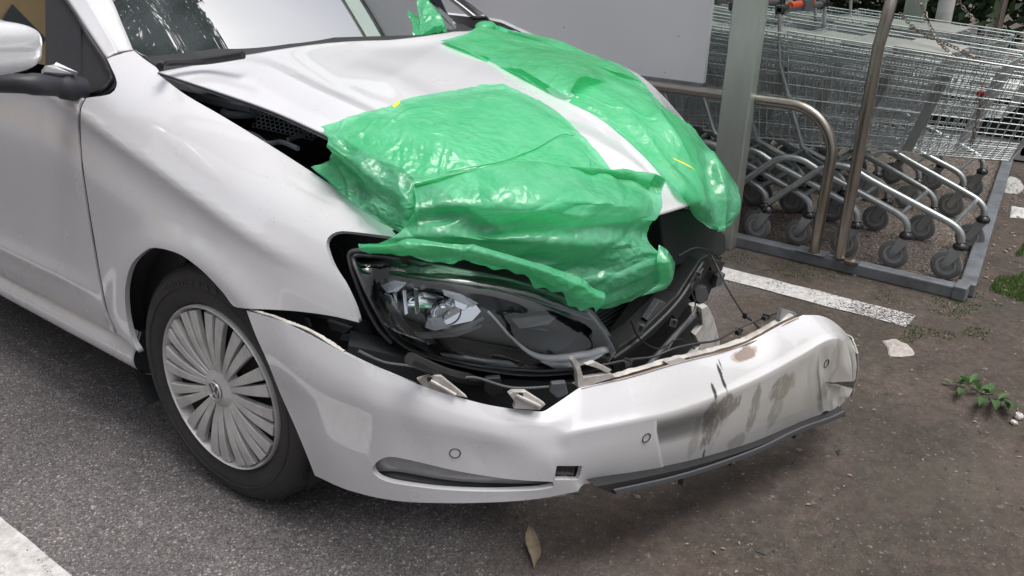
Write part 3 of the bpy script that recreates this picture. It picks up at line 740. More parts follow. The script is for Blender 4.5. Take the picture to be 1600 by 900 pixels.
def mat_bumper(b,c,ro):
    # smeared mud, scuffs and scratches of their own shape
    def P(x,y): return tuple(float(a) for a in bump_s.pt(x,y))
    rz=math.atan2(-.29,.957)
    mud=None
    for (x,y),(rx,rz_),st in (((1130,640),(.06,.03),.85),((1112,665),(.03,.06),.8),((1178,640),(.016,.06),.7),((1222,606),(.045,.035),.9),((1212,640),(.02,.05),.6),((1290,610),(.025,.03),.6),((1150,690),(.03,.02),.5),((1085,690),(.014,.04),.35),((1305,560),(.02,.06),.35)):
        k=b.math('MULTIPLY', b.blob(P(x,y),(rx*1.25,.2,rz_*1.25),.34,nscale=46,rotz=rz,soft=.28,stretch=(1,1,.4)), st)
        mud = k if mud is None else b.math('MAXIMUM', mud, k)
    br=b.ramp(b.noise(110,5,.7,stretch=(1,1,.22)),[(.34,.12),(.46,1.)])
    mud=b.math('MULTIPLY',mud,br)
    c=b.mix(mud,c,(.065,.048,.034)); ro=b.math('MAXIMUM',ro,b.math('MULTIPLY',mud,.8))
    # overall dirty film over the lower far half
    sx=b.n('ShaderNodeSeparateXYZ'); b.l(b.coord(),sx.inputs[0])
    f=b.math('MULTIPLY', b.math('MULTIPLY_ADD',sx.outputs[0],1.6,-.45,clamp=True), b.math('MULTIPLY_ADD',sx.outputs[2],-9,4.1,clamp=True))
    f=b.math('MULTIPLY',f,b.ramp(b.noise(6,5,.6),[(.2,.3),(.7,.75)])); c=b.mix(f,c,(.40,.39,.33)); ro=b.math('MULTIPLY_ADD',f,.35,ro)
    # thin scratches
    sc_=b.math('LESS_THAN', b.noise(260,2,.5,stretch=(.25,.25,2)), .25)
    sc_=b.math('MULTIPLY', sc_, b.math('MULTIPLY_ADD',sx.outputs[0],1.4,-.5,clamp=True)); c=b.mix(b.math('MULTIPLY',sc_,.7),c,(.14,.12,.10))
    for (x,y),(rx,rz_) in (((1128,590),(.006,.035)),((1116,612),(.006,.02)),((1125,568),(.004,.012)),((1096,715),(.005,.03))):
        k=b.blob(P(x,y),(rx,.2,rz_),.45,nscale=60,rotz=rz,soft=.4); c=b.mix(k,c,(.05,.05,.05))
    lip=b.blob(P(1165,552),(.050,.2,.013),.30,nscale=38,rotz=rz,soft=.3); c=b.mix(lip,c,(.24,.17,.13)); ro=b.math('MAXIMUM',ro,b.math('MULTIPLY',lip,.7))
    return c,ro
M['bumper']=mat_paint('scuffed_white_bumper_paint',mat_bumper)
B_outer=[(385,485,1)]+T_[1:6]+[(843,643),(853,641),(905,606,1)]+T_[8:11]+[(1225,505),(1255,492,1),(1285,494),(1308,507),(1328,529),(1337,556),(1339,582),(1335,602),(1326,620),(1302,645,1),(1290,642),(1262,662),(1185,692),(1090,722),(1003,743),(912,757),(903,768,1),(835,780),(765,785),(690,786),(615,782),(545,766),(492,743,1),(475,700),(456,655),(438,615),(418,565),(400,525)]
SLOT=[(582,735),(586,725),(598,716),(615,714),(650,721),(720,737),(800,749),(864,753,1),(866,760),(835,766),(760,768),(690,765),(620,756),(592,747)]
TOW=[(870,728,1),(910,728,1),(905,750,1),(866,750,1)]
bumper=sheet('front_bumper',bump_s,B_outer,'bumper',car,holes=[SLOT,TOW],step=.007,thick=.012,seg=5)
# returned end of the bumper behind its far corner
rs=Surf(bump_s.ev,((14.0,16.0),(0.,7.))); dense('bumper_corner',rs,'bumper',bumper,20,30,thick=.004)
def boff(d): return Surf(lambda u,v: (lambda P,N: P+N*d)(_bs.ev(u,v), (lambda n: n*np.sign(((CP-_bs.ev(u,v))*n).sum(-1,keepdims=True)))(_bs.frame(u,v)[2])), _bs.dom)
duct=boff(-.022)
sheet('fog_lamp_duct',duct,[(560,735),(575,708),(620,700),(720,722),(800,735),(880,740,1),(885,775,1),(760,785),(640,775),(575,755)],'smoky',bumper,step=.02,thick=.0)
for k,(ya,yb) in enumerate(((17,19),(20,23))):
    rb=[(586,731+ya*.55),(620,724+ya),(720,742+ya*.85),(860,756+ya*.3,1),(860,757+yb*.3,1),(720,743+yb*.85),(620,725+yb),(586,732+yb*.55)]
    sheet('duct_blade',boff(-.014),rb,'black' if k!=1 else 'grey_plastic',bumper,step=.03,thick=.03)
sheet('tow_eye_recess',boff(-.022),[(860,722,1),(918,722,1),(914,757,1),(858,757,1)],'black',bumper,step=.02,thick=0)
q=[bump_s.pt(x,y,-.010) for x,y in [(872,734),(892,730),(904,733),(901,748),(882,749),(869,746)]]
MB().prism(q,(.004,.012,0)).build('tow_eye_socket','blackgloss',bumper,bevel=.002)
for x,y,r in ((711,708,.0105),(1010,684,.0105),(1291,568,.0105)):
    c=bump_s.pt(x,y,.0006); u,v=bump_s.inv([(x,y)]); n=bump_s.frame(u,v)[2][0]; n*=np.sign((CP-c)@n)
    t1=np.cross(n,[0,0,1]);t1/=np.linalg.norm(t1);t2=np.cross(n,t1)
    MB().tube([c+r*(math.cos(a)*t1+math.sin(a)*t2) for a in np.linspace(0,6.2832,25)[:-1]],.0011,6,closed=True).build('parking_sensor','black',bumper,True)
# torn top rail of the bumper: brown inner lip and white mounting strip
def lipsurf(pxs, d0,z0,d1,z1):
    g=[]
    for x,y in pxs:
        p=bump_s.pt(x,y); n=np.array([.29,.957,0]); g.append([p+n*d0+np.array([0,0,z0]),p+n*(d0+d1)/2+np.array([0,0,(z0+z1)/2+.001]),p+n*d1+np.array([0,0,z1])])
    return gridsurf(g)
LT=[(908,608),(950,598),(985,590),(1060,568),(1110,556),(1145,546),(1180,533),(1225,508),(1248,497)]
jg=lambda P,u,v: (np.abs(vnoise(P,40,4))*.0035-.001)
dense('bumper_inner_lip',lipsurf(LT,-.0015,.0015,.014,-.003),'rust',bumper,60,6,disp=None)
dense('bumper_mounting_strip',lipsurf(LT,.014,.001,.028,.003),'dirty_white',bumper,160,8,disp=jg,thick=.002)
MB().tube(catmull([bump_s.pt(x,y)+np.array([.014,.04,.012+.004*math.sin(i*2.3)]) for i,(x,y) in enumerate([(960,592),(1000,585),(1040,575),(1075,565),(1110,556),(1140,548),(1165,538),(1195,520),(1235,504)])],6),.003,6).build('torn_wiring','black',bumper,True)
for (x,y,a,b) in ((998,586,.02,.012),(1172,535,.012,.012),(1215,512,.018,.010)):
    p=bump_s.pt(x,y)+np.array([.01,.035,.012]); MB().box(p,(a,.012,b),Matrix.Rotation(R(-17),3,'Z')).box(p+np.array([.004,0,.006]),(a*.4,.02,b*.5)).build('broken_clip','black',bumper,bevel=.001)
# broken translucent tab near the far end of the lip
p=[at(x,y,Y=-.99) for x,y in [(1218,500),(1222,482),(1234,486),(1246,490),(1238,498)]]
MB().prism(p,(.003,.01,0)).build('broken_tab','caster_disc',bumper)
# torn jagged strip where the fender met the bumper
tp_=[]
for i,(x,y) in enumerate([(388,483),(405,489),(425,495),(448,505),(470,512),(492,523),(515,538),(535,550)]):
    p=bump_s.pt(x,y); tp_.append([p+np.array([.001,0,-.0005]),p+np.array([.006,.0,.001+.001*math.sin(i*3.1)]),p+np.array([.011,.002,-.002+.002*math.cos(i*2.2)])])
dense('torn_edge_strip',gridsurf(tp_),'dirty_white',bumper,120,6,disp=lambda P,u,v: np.abs(vnoise(P,120,8))*.002*v,thick=.0015)
# white brackets
def hlp(x,y,off=0): return atp((x,y),HPn(x)[0],HPn(x)[1],off)
HPL=[(545,.062,-.425),(560,.066,-.435),(620,.092,-.52),(720,.16,-.62),(820,.25,-.70),(900,.335,-.762),(965,.43,-.81)]
def HPn(x):
    xs=[h[0] for h in HPL]; X=np.interp(x,xs,[h[1] for h in HPL]);Y=np.interp(x,xs,[h[2] for h in HPL])
    return (X,Y),(np.interp(x,xs,[-.97,-.95,-.87,-.75,-.62,-.52,-.46]),np.interp(x,xs,[-.25,-.3,-.5,-.66,-.78,-.85,-.89]))
for pts,hole in (([(652,594),(678,586),(690,588),(731,622),(703,617),(664,607)],(671,592)),([(795,616),(802,612),(822,612),(853,632),(843,641),(803,639),(806,630)],(813,616))):
    bi=[bump_s.pt(x,y+ (0)) for x,y in pts]; c=[]
    for (x,y) in pts:
        base=4 if x<760 else 6
        c.append(atp((x,y),PL[base],NR[base],.012))
    br=MB().prism(c,(.012,.014,-.004)).build('mounting_bracket','dirty_white',bumper,bevel=.0015)
    x,y=hole; h=[atp((x+a,y+b_),PL[4 if x<760 else 6],NR[4 if x<760 else 6],.0105) for a,b_ in((-4,-2),(4,-2),(5,4),(-3,4))]
    MB().prism(h,(.001,.001,0)).build('bolt_hole','ws_dark',br)
    a0,a1=(c[1]+c[0])/2,(c[3]+c[4])/2; MB().tube([lerp(a0,a1,.15)+np.array([-.003,-.003,.002]),lerp(a0,a1,.9)+np.array([-.003,-.003,.002])],.0035,6).build('bracket_rib','dirty_white',br,True)
for pts in ([(893,563),(897,558),(905,568),(912,590),(955,583),(962,590),(905,607),(903,602),(902,582)],[(916,570),(930,565),(956,578),(950,584),(935,576)],[(1040,566),(1062,558),(1072,562),(1048,573)]):
    MB().prism([atp(q,PL[7],NR[7],.05) for q in pts] if pts[0][0]<1000 else [atp(q,PL[9],NR[9],.055) for q in pts],(.006,.012,-.002)).build('broken_bracket','dirty_white',bumper,bevel=.001)

# lower trim strip hanging under the bumper
bp=lambda x,y,o=0.: atp((x,y),PL[10],(-.29,-.957),o)
def ribbon(name,topx,botx,fn,mat,parent,t=.01,k=6):
    a=catmull([fn(*q) for q in topx],k); c=catmull([fn(*q) for q in botx],k); n=len(a); v=a+c; d=np.array([.29,.957,0])*t
    v=list(a)+list(c)+[p+d for p in a]+[p+d for p in c]; fs=[]
    for i in range(n-1):
        fs+=[(i,i+1,n+i+1,n+i),(2*n+i,3*n+i,3*n+i+1,2*n+i+1),(i,2*n+i,2*n+i+1,i+1),(n+i,n+i+1,3*n+i+1,3*n+i)]
    fs+=[(0,n,3*n,2*n),(n-1,3*n-1,4*n-1,2*n-1)]
    return MB().add(v,fs).build(name,mat,parent,False,bevel=.0015)
trim=ribbon('lower_trim_strip',[(930,760),(1003,746),(1090,726),(1185,696),(1262,664),(1300,650),(1321,640)],[(962,773),(1010,762),(1090,741),(1185,706),(1252,672),(1300,657),(1321,651)],lambda x,y: bp(x,y,-.002),'black',bumper,.03)
ribbon('trim_bright_edge',[(960,766),(1050,746),(1120,725),(1190,699),(1250,670),(1300,652),(1321,642)],[(964,774),(1050,753),(1120,732),(1190,706),(1250,677),(1300,659),(1321,649)],lambda x,y: bp(x,y,-.010),'steel_dark' if 'steel_dark' in M else 'grey_plastic',trim,.006)
for x,y in ((1064,752),(1240,680),(1140,722)): MB().box(bp(x,y,-.004),(.006,.012,.014)).build('trim_clip','black',trim)

# ---- headlight
hg=[]
for x,t,m,bt in ((550,398,428,452),(580,399,455,500),(620,404,470,536),(720,420,505,575),(820,442,525,587),(900,474,540,584),(950,512,550,573),(970,535,558,570)):
    ys=[t-12,t+ (m-t)*.35,m,m+(bt-m)*.6,bt+8]; of=[.085,.040,.014,.002,.006]
    if x>930: of=[.05,.03,.014,.006,.006]
    if x<560: of=[.05,.02,.01,.008,.01]
    hg.append([hlp(x,y,o) for y,o in zip(ys,of)])
hsurf=gridsurf(hg)
HL_OUT=[(552,400),(558,397),(600,401),(650,409),(720,421),(800,437),(870,461),(918,485,1),(936,506),(950,528),(962,550,1),(945,573,1),(925,580),(880,585),(825,587),(770,581),(715,571),(660,555),(622,535),(597,505),(577,465),(562,430)]
head=tag(empty('headlight'),None); head.parent=car
lens=sheet('lens',hsurf,HL_OUT,'lens',head,step=.012,thick=.010,seg=5)
# outer grey seal, double line at the outer end
MB().tube([hsurf.pt(x,y,-.004) for x,y in outline(HL_OUT,12)],.0042,8,closed=True).build('lens_seal','grey_plastic',head,True)
MB().tube(catmull([hlp(x,y,o) for x,y,o in [(600,393,.04),(560,391,.03),(546,396,.03),(547,412,.03),(556,440,.03),(570,475,.03),(590,512,.03),(612,536,.03)]],5),.004,8).build('housing_edge','grey_plastic',head,True)
back=Surf(lambda u,v: hsurf.ev(u,v)+np.array([.09,.10,.0]),hsurf.dom)
sheet('housing_back',back,[(q_[0]+(q_[0]-755)*.04,q_[1]+(q_[1]-490)*.04) for q_ in HL_OUT],'bezel',head,step=.02,thick=.0)
# side wall of the housing
w=[hsurf.pt(x,y,-.008) for x,y in outline(HL_OUT,14)]; n=len(w); w2=[p+np.array([.09,.10,.0]) for p in w]
MB().add(w+w2,[(i,(i+1)%n,(i+1)%n+n,i+n) for i in range(n)]).build('housing_shell','black',head,True)
def hb(x,y,off):
    P=hsurf.pt(x,y); d=P-CP; return P+d/np.linalg.norm(d)*off*1.35
def hin(pts,off,mat,name,t=.01,bev=.001,par=None):
    P=[hb(x,y,off) for x,y in pts]; return MB().prism(P,(.6*t,.75*t,0)).build(name,mat,par or head,bevel=bev)
# main reflector: concave chrome bowl with cells
def bowl(name,cx,cy,rx,ry,off,depth,mat):
    g=[]
    for r in np.linspace(0,1,9):
        row=[]
        for a in np.linspace(0,2*math.pi,33): 
            p=hb(cx+rx*r*math.cos(a),cy+ry*r*math.sin(a),off); row.append(p+np.array([.62,.78,0])*depth*(1-r*r))
        g.append(row)
    g=np.array(g); mb=MB(); mb.add(g.reshape(-1,3),[(i*33+j,(i+1)*33+j,(i+1)*33+j+1,i*33+j+1) for i in range(8) for j in range(32)])
    return mb.build(name,mat,head,True)
bowl('main_reflector',668,482,62,44,.045,.06,'chrome')
bowl('turn_reflector',845,520,55,34,.05,.05,'winglass')
hin([(594,446),(616,438),(636,442),(622,456),(604,458)],.028,'satin','reflector_end',.02)
for k,(x,y) in enumerate(((612,470),(628,474),(646,472))):
    hin([(x,y-22),(x+7,y-20),(x+10,y+16),(x+4,y+20)],.040,'chrome','reflector_rib',.01)
hin([(712,480),(742,474),(752,487),(738,502),(700,510),(690,503)],.038,'chrome','reflector_edge',.012)
hin([(640,524),(700,520),(742,505),(757,498),(752,512),(715,526),(652,531)],.028,'caster_disc','lower_shelf',.012)
mb=MB()
for k in range(6): mb.tube([hb(738+k*4,512-k*1.4,.018),hb(752+k*3.2,502-k*1.2,.018)],.0008,5)
mb.build('vent_fins','grey_plastic',head)
# faceted inner walls of the main reflector
hin([(600,458),(612,462),(640,520),(652,534),(636,526),(612,494)],.030,'satin','reflector_wall',.01)
hin([(690,452),(722,460),(748,474),(738,480),(712,470),(694,462)],.034,'satin','reflector_wall',.01)
hin([(708,462),(734,474),(726,486),(712,480)],.036,'chrome','reflector_facet',.006)
hin([(668,498),(690,496),(700,512),(680,518),(664,512)],.036,'satin','reflector_facet',.006)
bowl('bulb_bowl',697,487,24,22,.036,.035,'chrome')
# daytime light guides
drl=[(762,486),(775,500),(800,528),(830,552),(860,560),(905,556),(948,546)]
MB().tube(catmull([hb(x,y,.022) for x,y in drl],8),[.003+.0055*smooth(.3,.75,i/48) for i in range(49)],10).build('light_guide','drl',head,True)
hin([(845,566),(872,558),(915,551),(953,547),(935,560),(905,573),(870,578)],.018,'drl','inner_reflector',.01)
hin([(688,553),(740,560),(798,566),(812,574),(760,573),(700,565)],.020,'drl','lower_light_bar',.008)
hin([(680,548),(760,560),(800,562),(850,585),(780,582),(700,568)],.034,'blackgloss','lower_bezel',.01)
hin([(800,500),(862,493),(870,496),(858,507),(812,514)],.040,'grey_plastic','turn_shelf',.01)
for pts in ([(590,455),(600,462),(625,495),(650,525),(680,552),(672,552),(640,527),(612,494)],[(584,470),(590,470),(640,545),(632,543)]):
    hin(pts,.020,'grey_plastic','bezel_strip',.006)
MB().tube(catmull([hsurf.pt(x,y,-.006) for x,y in [(640,548),(680,560),(740,572),(800,579),(850,582),(910,578)]],5),.0028,8).build('lens_rib','caster_disc',head,True)
MB().tube(catmull([hsurf.pt(x,y,-.001) for x,y in [(590,401),(680,425),(780,452),(860,478),(925,500)]],6),.0016,6).build('lens_crease','grey_plastic',head,True)

# ---- engine bay, core and wreckage
mb=MB(); mb.box((.84,.0,.52),(1.25,.62,.44)); mb.box((.84,-.35,.40),(1.2,.2,.42)); mb.box((.8,.3,.45),(1.5,.3,.7)); mb.build('engine_block','black',car,bevel=.02)
arc=[( .0,math.cos(a),math.sin(a)) for a in np.linspace(R(-28),R(205),44)]
lin=[[(X,.03+r*c,.29+r*s) for _,c,s in arc] for X,r in ((.004,.352),(.03,.350),(.10,.352),(.23,.350),(.26,.30),(.262,.05))]
dense('wheel_arch_liner',gridsurf(lin),'ws_dark',car,16,90,thick=.0)
MB().box((.82,1.0,.23),(1.5,1.9,.1)).box((.82,-.1,.24),(1.2,.7,.06)).build('underbody','black',car,bevel=.02)
MB().prism([(.135,-.33,.60),(.135,-.30,.68),(.135,.0,.80),(.135,.30,.88),(.135,.30,.66),(.135,.0,.64),(.135,-.22,.62)],(.02,0,0)).build('inner_wing','ws_dark',car)
# things seen in the bonnet gap
mb=MB(); mb.tube([at(x,y,Z=.90) for x,y in[(285,142),(335,158),(372,166),(395,170)]],.012,6); mb.build('inner_wing_rail','gapgrey',car,True)
c=at(380,171,Z=.885); ring=[(c[0]+.045*math.cos(a),c[1]+.045*math.sin(a),c[2]-.005) for a in np.linspace(0,6.2832,29)[:-1]]
MB().tube(ring,.009,8,closed=True).build('strut_mount_ring','gapgrey',car,True)
MB().lathe([(.0,.001),(.0,.018),(.012,.02),(.016,.01),(.016,.001)],16,'Z',c).build('strut_nut','steel',car,True)
def honey(name,c0,ax,ay,nx,ny,cell,parent,mat):
    vs=[];fs=[]; mb=MB()
    for i in range(nx):
        for j in range(ny):
            cx=(i+.5*(j%2))*cell; cy=j*cell*.87; pr=[];pi=[]
            for k in range(6):
                a=math.pi/6+k*math.pi/3; pr.append(c0+ax*(cx+cell*.577*math.cos(a))+ay*(cy+cell*.577*math.sin(a))); pi.append(c0+ax*(cx+cell*.40*math.cos(a))+ay*(cy+cell*.40*math.sin(a)))
            mb.add(pr+pi,[(k,(k+1)%6,6+(k+1)%6,6+k) for k in range(6)])
    return mb.build(name,mat,parent)
hc=at(398,196,Z=.86); ax=np.array([.35,-.93,-.12]); ay=np.array([.75,.30,.55]); ay/=np.linalg.norm(ay); ax/=np.linalg.norm(ax)
honey('mesh_grille',hc,ax,ay,13,8,.0125,car,'gapgrey')
mb=MB(); mb.tube(catmull([at(x,y,Z=.85) for x,y in[(380,205),(400,212),(418,224),(440,222),(465,232)]],5),.006,6); mb.tube(catmull([at(x,y,Z=.85) for x,y in[(450,218),(470,212),(482,206)]],5),.005,6); mb.build('hose','gapgrey',car,True)
# front carrier and radiator pack seen in the torn opening
def bar(name,pts,r,mat='black',par=None,n=8): return MB().tube(catmull(pts,6),r,n).build(name,mat,par or car,True)
RY=-.60
rad=MB(); rad.box((.80,-.50,.42),(.86,.03,.40)); rado=rad.build('radiator','black',car)
mb=MB()
for k in range(26): mb.box((.80,-.519,.25+k*.0135),(.84,.006,.003))
mb.build('radiator_fins','grey_plastic',rado)
sl=lambda pts,Y: [at(x,y,Y=Y) for x,y in pts]
MB().prism(sl([(955,552),(1000,520),(1060,460),(1095,405),(1108,398),(1112,415),(1075,468),(1020,525),(965,566)],-.70),(.01,.06,0)).build('bumper_carrier','black',car,bevel=.004)
bar('carrier_edge',sl([(958,560),(1005,525),(1060,470),(1098,410)],-.705),.004,'grey_plastic')
bar('carrier_edge',sl([(1010,575),(1045,535),(1078,500),(1100,482)],-.70),.008,'grey_plastic')
MB().prism(sl([(1030,330),(1080,328),(1118,352),(1134,366),(1136,392),(1126,400),(1110,402),(1040,420)],-.66),(.03,.18,-.02)).build('broken_front_panel','ws_dark',car,bevel=.006)
MB().prism(sl([(1100,398),(1128,400),(1130,420),(1122,432),(1127,445),(1112,452),(1105,470),(1090,476),(1085,440)],-.66),(.02,.05,-.01)).build('broken_shroud','black',car,bevel=.003)
MB().prism(sl([(1030,430),(1085,410),(1096,440),(1088,480),(1096,500),(1080,560),(960,580),(950,540)],-.60),(.02,.03,0)).build('fan_shroud','ws_dark',car)
MB().prism(sl([(1086,452),(1104,448),(1108,462),(1098,476),(1088,470)],-.68),(.01,.02,0)).build('torn_fragment','grey_plastic',car,bevel=.002)
MB().prism(sl([(1080,478),(1092,476),(1098,488),(1092,500),(1082,496)],-.70),(.01,.02,0)).build('torn_fragment','white_frag',car,bevel=.002)
MB().prism(sl([(1096,482),(1106,478),(1116,498),(1124,530),(1126,542),(1090,556),(1078,560),(1094,540),(1086,524),(1098,508)],-.72),(.012,.02,0)).build('torn_far_bumper_piece','white_frag',car,bevel=.002)
for k,(pts) in enumerate(([(1122,432),(1134,428),(1128,446),(1118,449)],[(1108,404),(1134,410),(1124,426),(1112,424)],[(1083,523),(1096,515),(1104,524),(1092,536)],[(1010,500),(1030,470),(1042,474),(1020,508)],[(1048,490),(1070,462),(1080,470),(1058,500)])):
    MB().prism(sl(pts,-.68-.004*k),(.01,.02,.0)).build('torn_fragment',('grey_plastic','black','rust','grey_plastic','black')[k],car,bevel=.0015)
bar('hanging_cable',[at(1112,400,Y=-.70),at(1122,420,Y=-.73),at(1134,445,Y=-.77),at(1150,472,Y=-.82),at(1163,492,Y=-.86),at(1176,502,Y=-.9),at(1187,514,Y=-.95)],.0028)
MB().box(at(1164,493,Y=-.865),(.010,.010,.016)).build('cable_plug','black',car,bevel=.002)
bar('hose',sl([(640,560),(700,585),(760,596),(830,602),(900,600)],-.62),.012)
MB().prism([atp(q,PL[5],NR[5],.14) for q in [(545,540),(640,560),(760,590),(900,600),(905,640),(850,660),(760,650),(640,615),(540,570)]],(.05,.05,0)).build('crash_foam','ws_dark',car)
MB().prism([atp(q,PL[5],NR[5],.10) for q in [(758,592),(782,590),(786,615),(768,622),(756,610)]],(.01,.01,0)).build('clip_tab','black',car,bevel=.002)
MB().prism([at(x,y,X=.09) for x,y in [(430,492),(486,494),(560,508),(575,560),(555,575),(500,540),(450,508)]],(.03,0,0)).build('wing_support','ws_dark',car)
for pts in ([(455,496),(478,498),(484,512),(470,514)],[(510,500),(548,512),(540,522),(516,516)],[(535,520),(548,524),(546,534),(530,532)]):
    MB().prism([at(x,y,X=.075) for x,y in pts],(.01,.0,0)).build('retainer_clip','grey_plastic',car,bevel=.002)
MB().prism([at(x,y,X=.14) for x,y in [(505,360),(640,360),(640,400),(600,520),(560,560),(500,500)]],(.03,.03,0)).build('headlamp_bay','ws_dark',car)

# loose wiring and small broken parts in the cavity
bar('loose_wire',sl([(985,500),(1000,530),(1030,545),(1060,530),(1085,545)],-.73),.0022)
bar('loose_wire',sl([(1098,420),(1080,450),(1086,480),(1060,520),(1040,552)],-.715),.0020,'grey_plastic')
bar('loose_wire',sl([(1060,400),(1085,388),(1110,392),(1124,405)],-.72),.0025)
bar('coolant_hose',sl([(975,545),(1010,505),(1050,470),(1070,430)],-.64),.013)
bar('loose_wire',[atp(q,PL[5],NR[5],.09) for q in [(560,548),(600,566),(650,574),(700,592),(742,590),(800,606),(870,604)]],.003,'grey_plastic')
for (x,y,w_,h_) in ((1000,515,.02,.03),(1052,505,.018,.022),(1090,430,.022,.018)):
    MB().box(at(x,y,Y=-.72),(w_,.014,h_),Matrix.Rotation(R(25),3,'Y')).box(at(x+3,y-3,Y=-.728),(w_*.4,.01,h_*.5)).build('connector','grey_plastic',car,bevel=.002)
MB().prism([atp(q,PL[5],NR[5],.07) for q in [(862,600),(884,598),(888,616),(872,624),(858,612)]],(.01,.01,0)).build('clip_tab','grey_plastic',car,bevel=.002)
# ---- front wheel (own local frame: x outward is -)
STEER=.03
wheel=empty('front_wheel',(.0,.0,.298),STEER); wheel.parent=car
tp=[(.035,.200),(.012,.205),(.002,.215),(-.005,.238),(-.006,.258),(-.001,.276),(.010,.288),(.020,.2955),(.030,.299),(.050,.3005),(.053,.293),(.060,.293),(.063,.301),(.095,.302),(.098,.294),(.106,.294),(.109,.301),(.140,.3005),(.165,.296),(.185,.270),(.19,.23),(.18,.205)]
MB().lathe(tp,120,'X').build('tyre','tyre',wheel,True,auto=30)
mb=MB()
for k in range(72):
    a=2*math.pi*k/72
    mb.box((.026,.2912*math.cos(a),.2912*math.sin(a)),(.022,.003,.004),Matrix.Rotation(a-math.pi/2,3,'X')@Matrix.Rotation(R(35),3,'Y'))
mb.build('tread_blocks','tyre',wheel)['kind']='stuff'
MB().lathe([(-.0062,.2485),(-.0078,.2500),(-.0062,.2515)],120,'X').build('sidewall_rib','tyre',wheel,True)
MB().lathe([(.03,.001),(.03,.19),(.012,.196),(-.001,.2015),(-.004,.2035),(.0,.2065),(.012,.207)],96,'X').build('hubcap_rim','hubcap',wheel,True,auto=35)
MB().lathe([(.026,.002),(.026,.188)],64,'X').build('wheel_back_plate','ws_dark',wheel)
MB().lathe([(-.006,.001),(-.006,.026),(-.005,.030),(.001,.042),(.008,.062),(.016,.075)],48,'X').build('hubcap_centre','hubcap',wheel,True,auto=50)
# twenty-four blades in twelve pairs, dished towards the hub
def blade():
    mb=MB(); prof=[]; n=9
    for i in range(n):
        t=i/(n-1); r=.036+(.194-.036)*t; hw=.0055+.0096*t; x=.004-.008*math.sin(t*math.pi*.9)-.004*t; 
        off=-.0085*(1-t)**1.5*0; sl=.010*t*t
        prof.append((r,hw,x,off))
    vs=[]
    for r,hw,x,off in prof:
        vs+= [(x+.014,off-hw,r),(x+.0015,off-hw,r),(x,off-hw*.86,r),(x+.001,off+hw*.86,r),(x+.0025,off+hw,r),(x+.014,off+hw,r)]
    fs=[]
    for i in range(n-1):
        for k in range(5): a=i*6+k; fs.append((a,a+1,a+7,a+6))
    fs+=[tuple(range(6)),tuple(range(n*6-1,n*6-7,-1))]
    mb.add(vs,fs); return mb
b0=blade().build('hubcap_blade','hubcap',wheel,True,auto=30)
first=True
for k in range(12):
    for s in (-1,1):
        o=b0 if first else b0.copy()
        if not first: COL.objects.link(o); o.parent=wheel
        first=False
        o.rotation_euler.x=2*math.pi*k/12+s*R(6.1)+R(6)
# badge
MB().lathe([(-.0095,.001),(-.0095,.0225),(-.0085,.0235),(-.005,.0245)],40,'X').build('wheel_badge','handle_grey',wheel,True)
MB().lathe([(-.0095,.0205),(-.0118,.0215),(-.0118,.0238),(-.009,.0248)],40,'X').build('badge_ring','hubcap',wheel,True)
def stroke(mb,a,b,w=.0026):
    a=np.array(a);b=np.array(b); d=b-a;L=np.linalg.norm(d);d/=L;nn=np.array([-d[1],d[0]])*w/2
    q=[a+nn,b+nn,b-nn,a-nn]; mb.prism([(-.0095,-p[0],p[1]) for p in q],(-.0022,0,0))
mb=MB()
stroke(mb,(-.0075,.0185),(0,.0015));stroke(mb,(.0075,.0185),(0,.0015))
for a,b in (((-.0178,.0085),(-.0078,-.0170)),((-.0078,-.0170),(0,-.0015)),((0,-.0015),(.0078,-.0170)),((.0078,-.0170),(.0178,.0085))): stroke(mb,a,b)
mb.build('badge_letters','hubcap',wheel)
# raised lettering on the sidewall
def letters(word,a0,r,size,parent,spacing):
    mb=MB(); dg=None
    for i,ch in enumerate(word):
        cu_=bpy.data.curves.new('txt','FONT'); cu_.body=ch; cu_.size=size; cu_.align_x='CENTER'; cu_.extrude=.0004
        ob=bpy.data.objects.new('txt',cu_); COL.objects.link(ob); bpy.context.view_layer.update()
        me=ob.evaluated_get(bpy.context.evaluated_depsgraph_get()).to_mesh()
        th=a0-i*spacing   # angle measured from up, clockwise seen from outside
        vs=[]
        for v in me.vertices:
            an=th-(v.co.x)/r; rr=r+v.co.y-size*.35; vs.append((-.0066-v.co.z- .0*rr, rr*math.sin(an)*1., rr*math.cos(an)))
        mb.add(vs,[tuple(p.vertices) for p in me.polygons]); 
        bpy.data.objects.remove(ob); bpy.data.curves.remove(cu_)
    return mb.build('tyre_lettering','tyre_text',parent)
letters('GOODYEAR',R(34),.262,.026,wheel,R(6.2))
# far front wheel and rear wheels
for X,Y in ((1.47,0),(0.,2.47),(1.47,2.47)):
    w_=empty('wheel',(X,Y,.298)); w_.parent=car
    MB().lathe(tp,48,'X').build('tyre','tyre',w_,True,auto=30); MB().lathe([(.03,.001),(.02,.19),(-.004,.2035),(.012,.207)],40,'X').build('hubcap_rim','hubcap',w_,True)
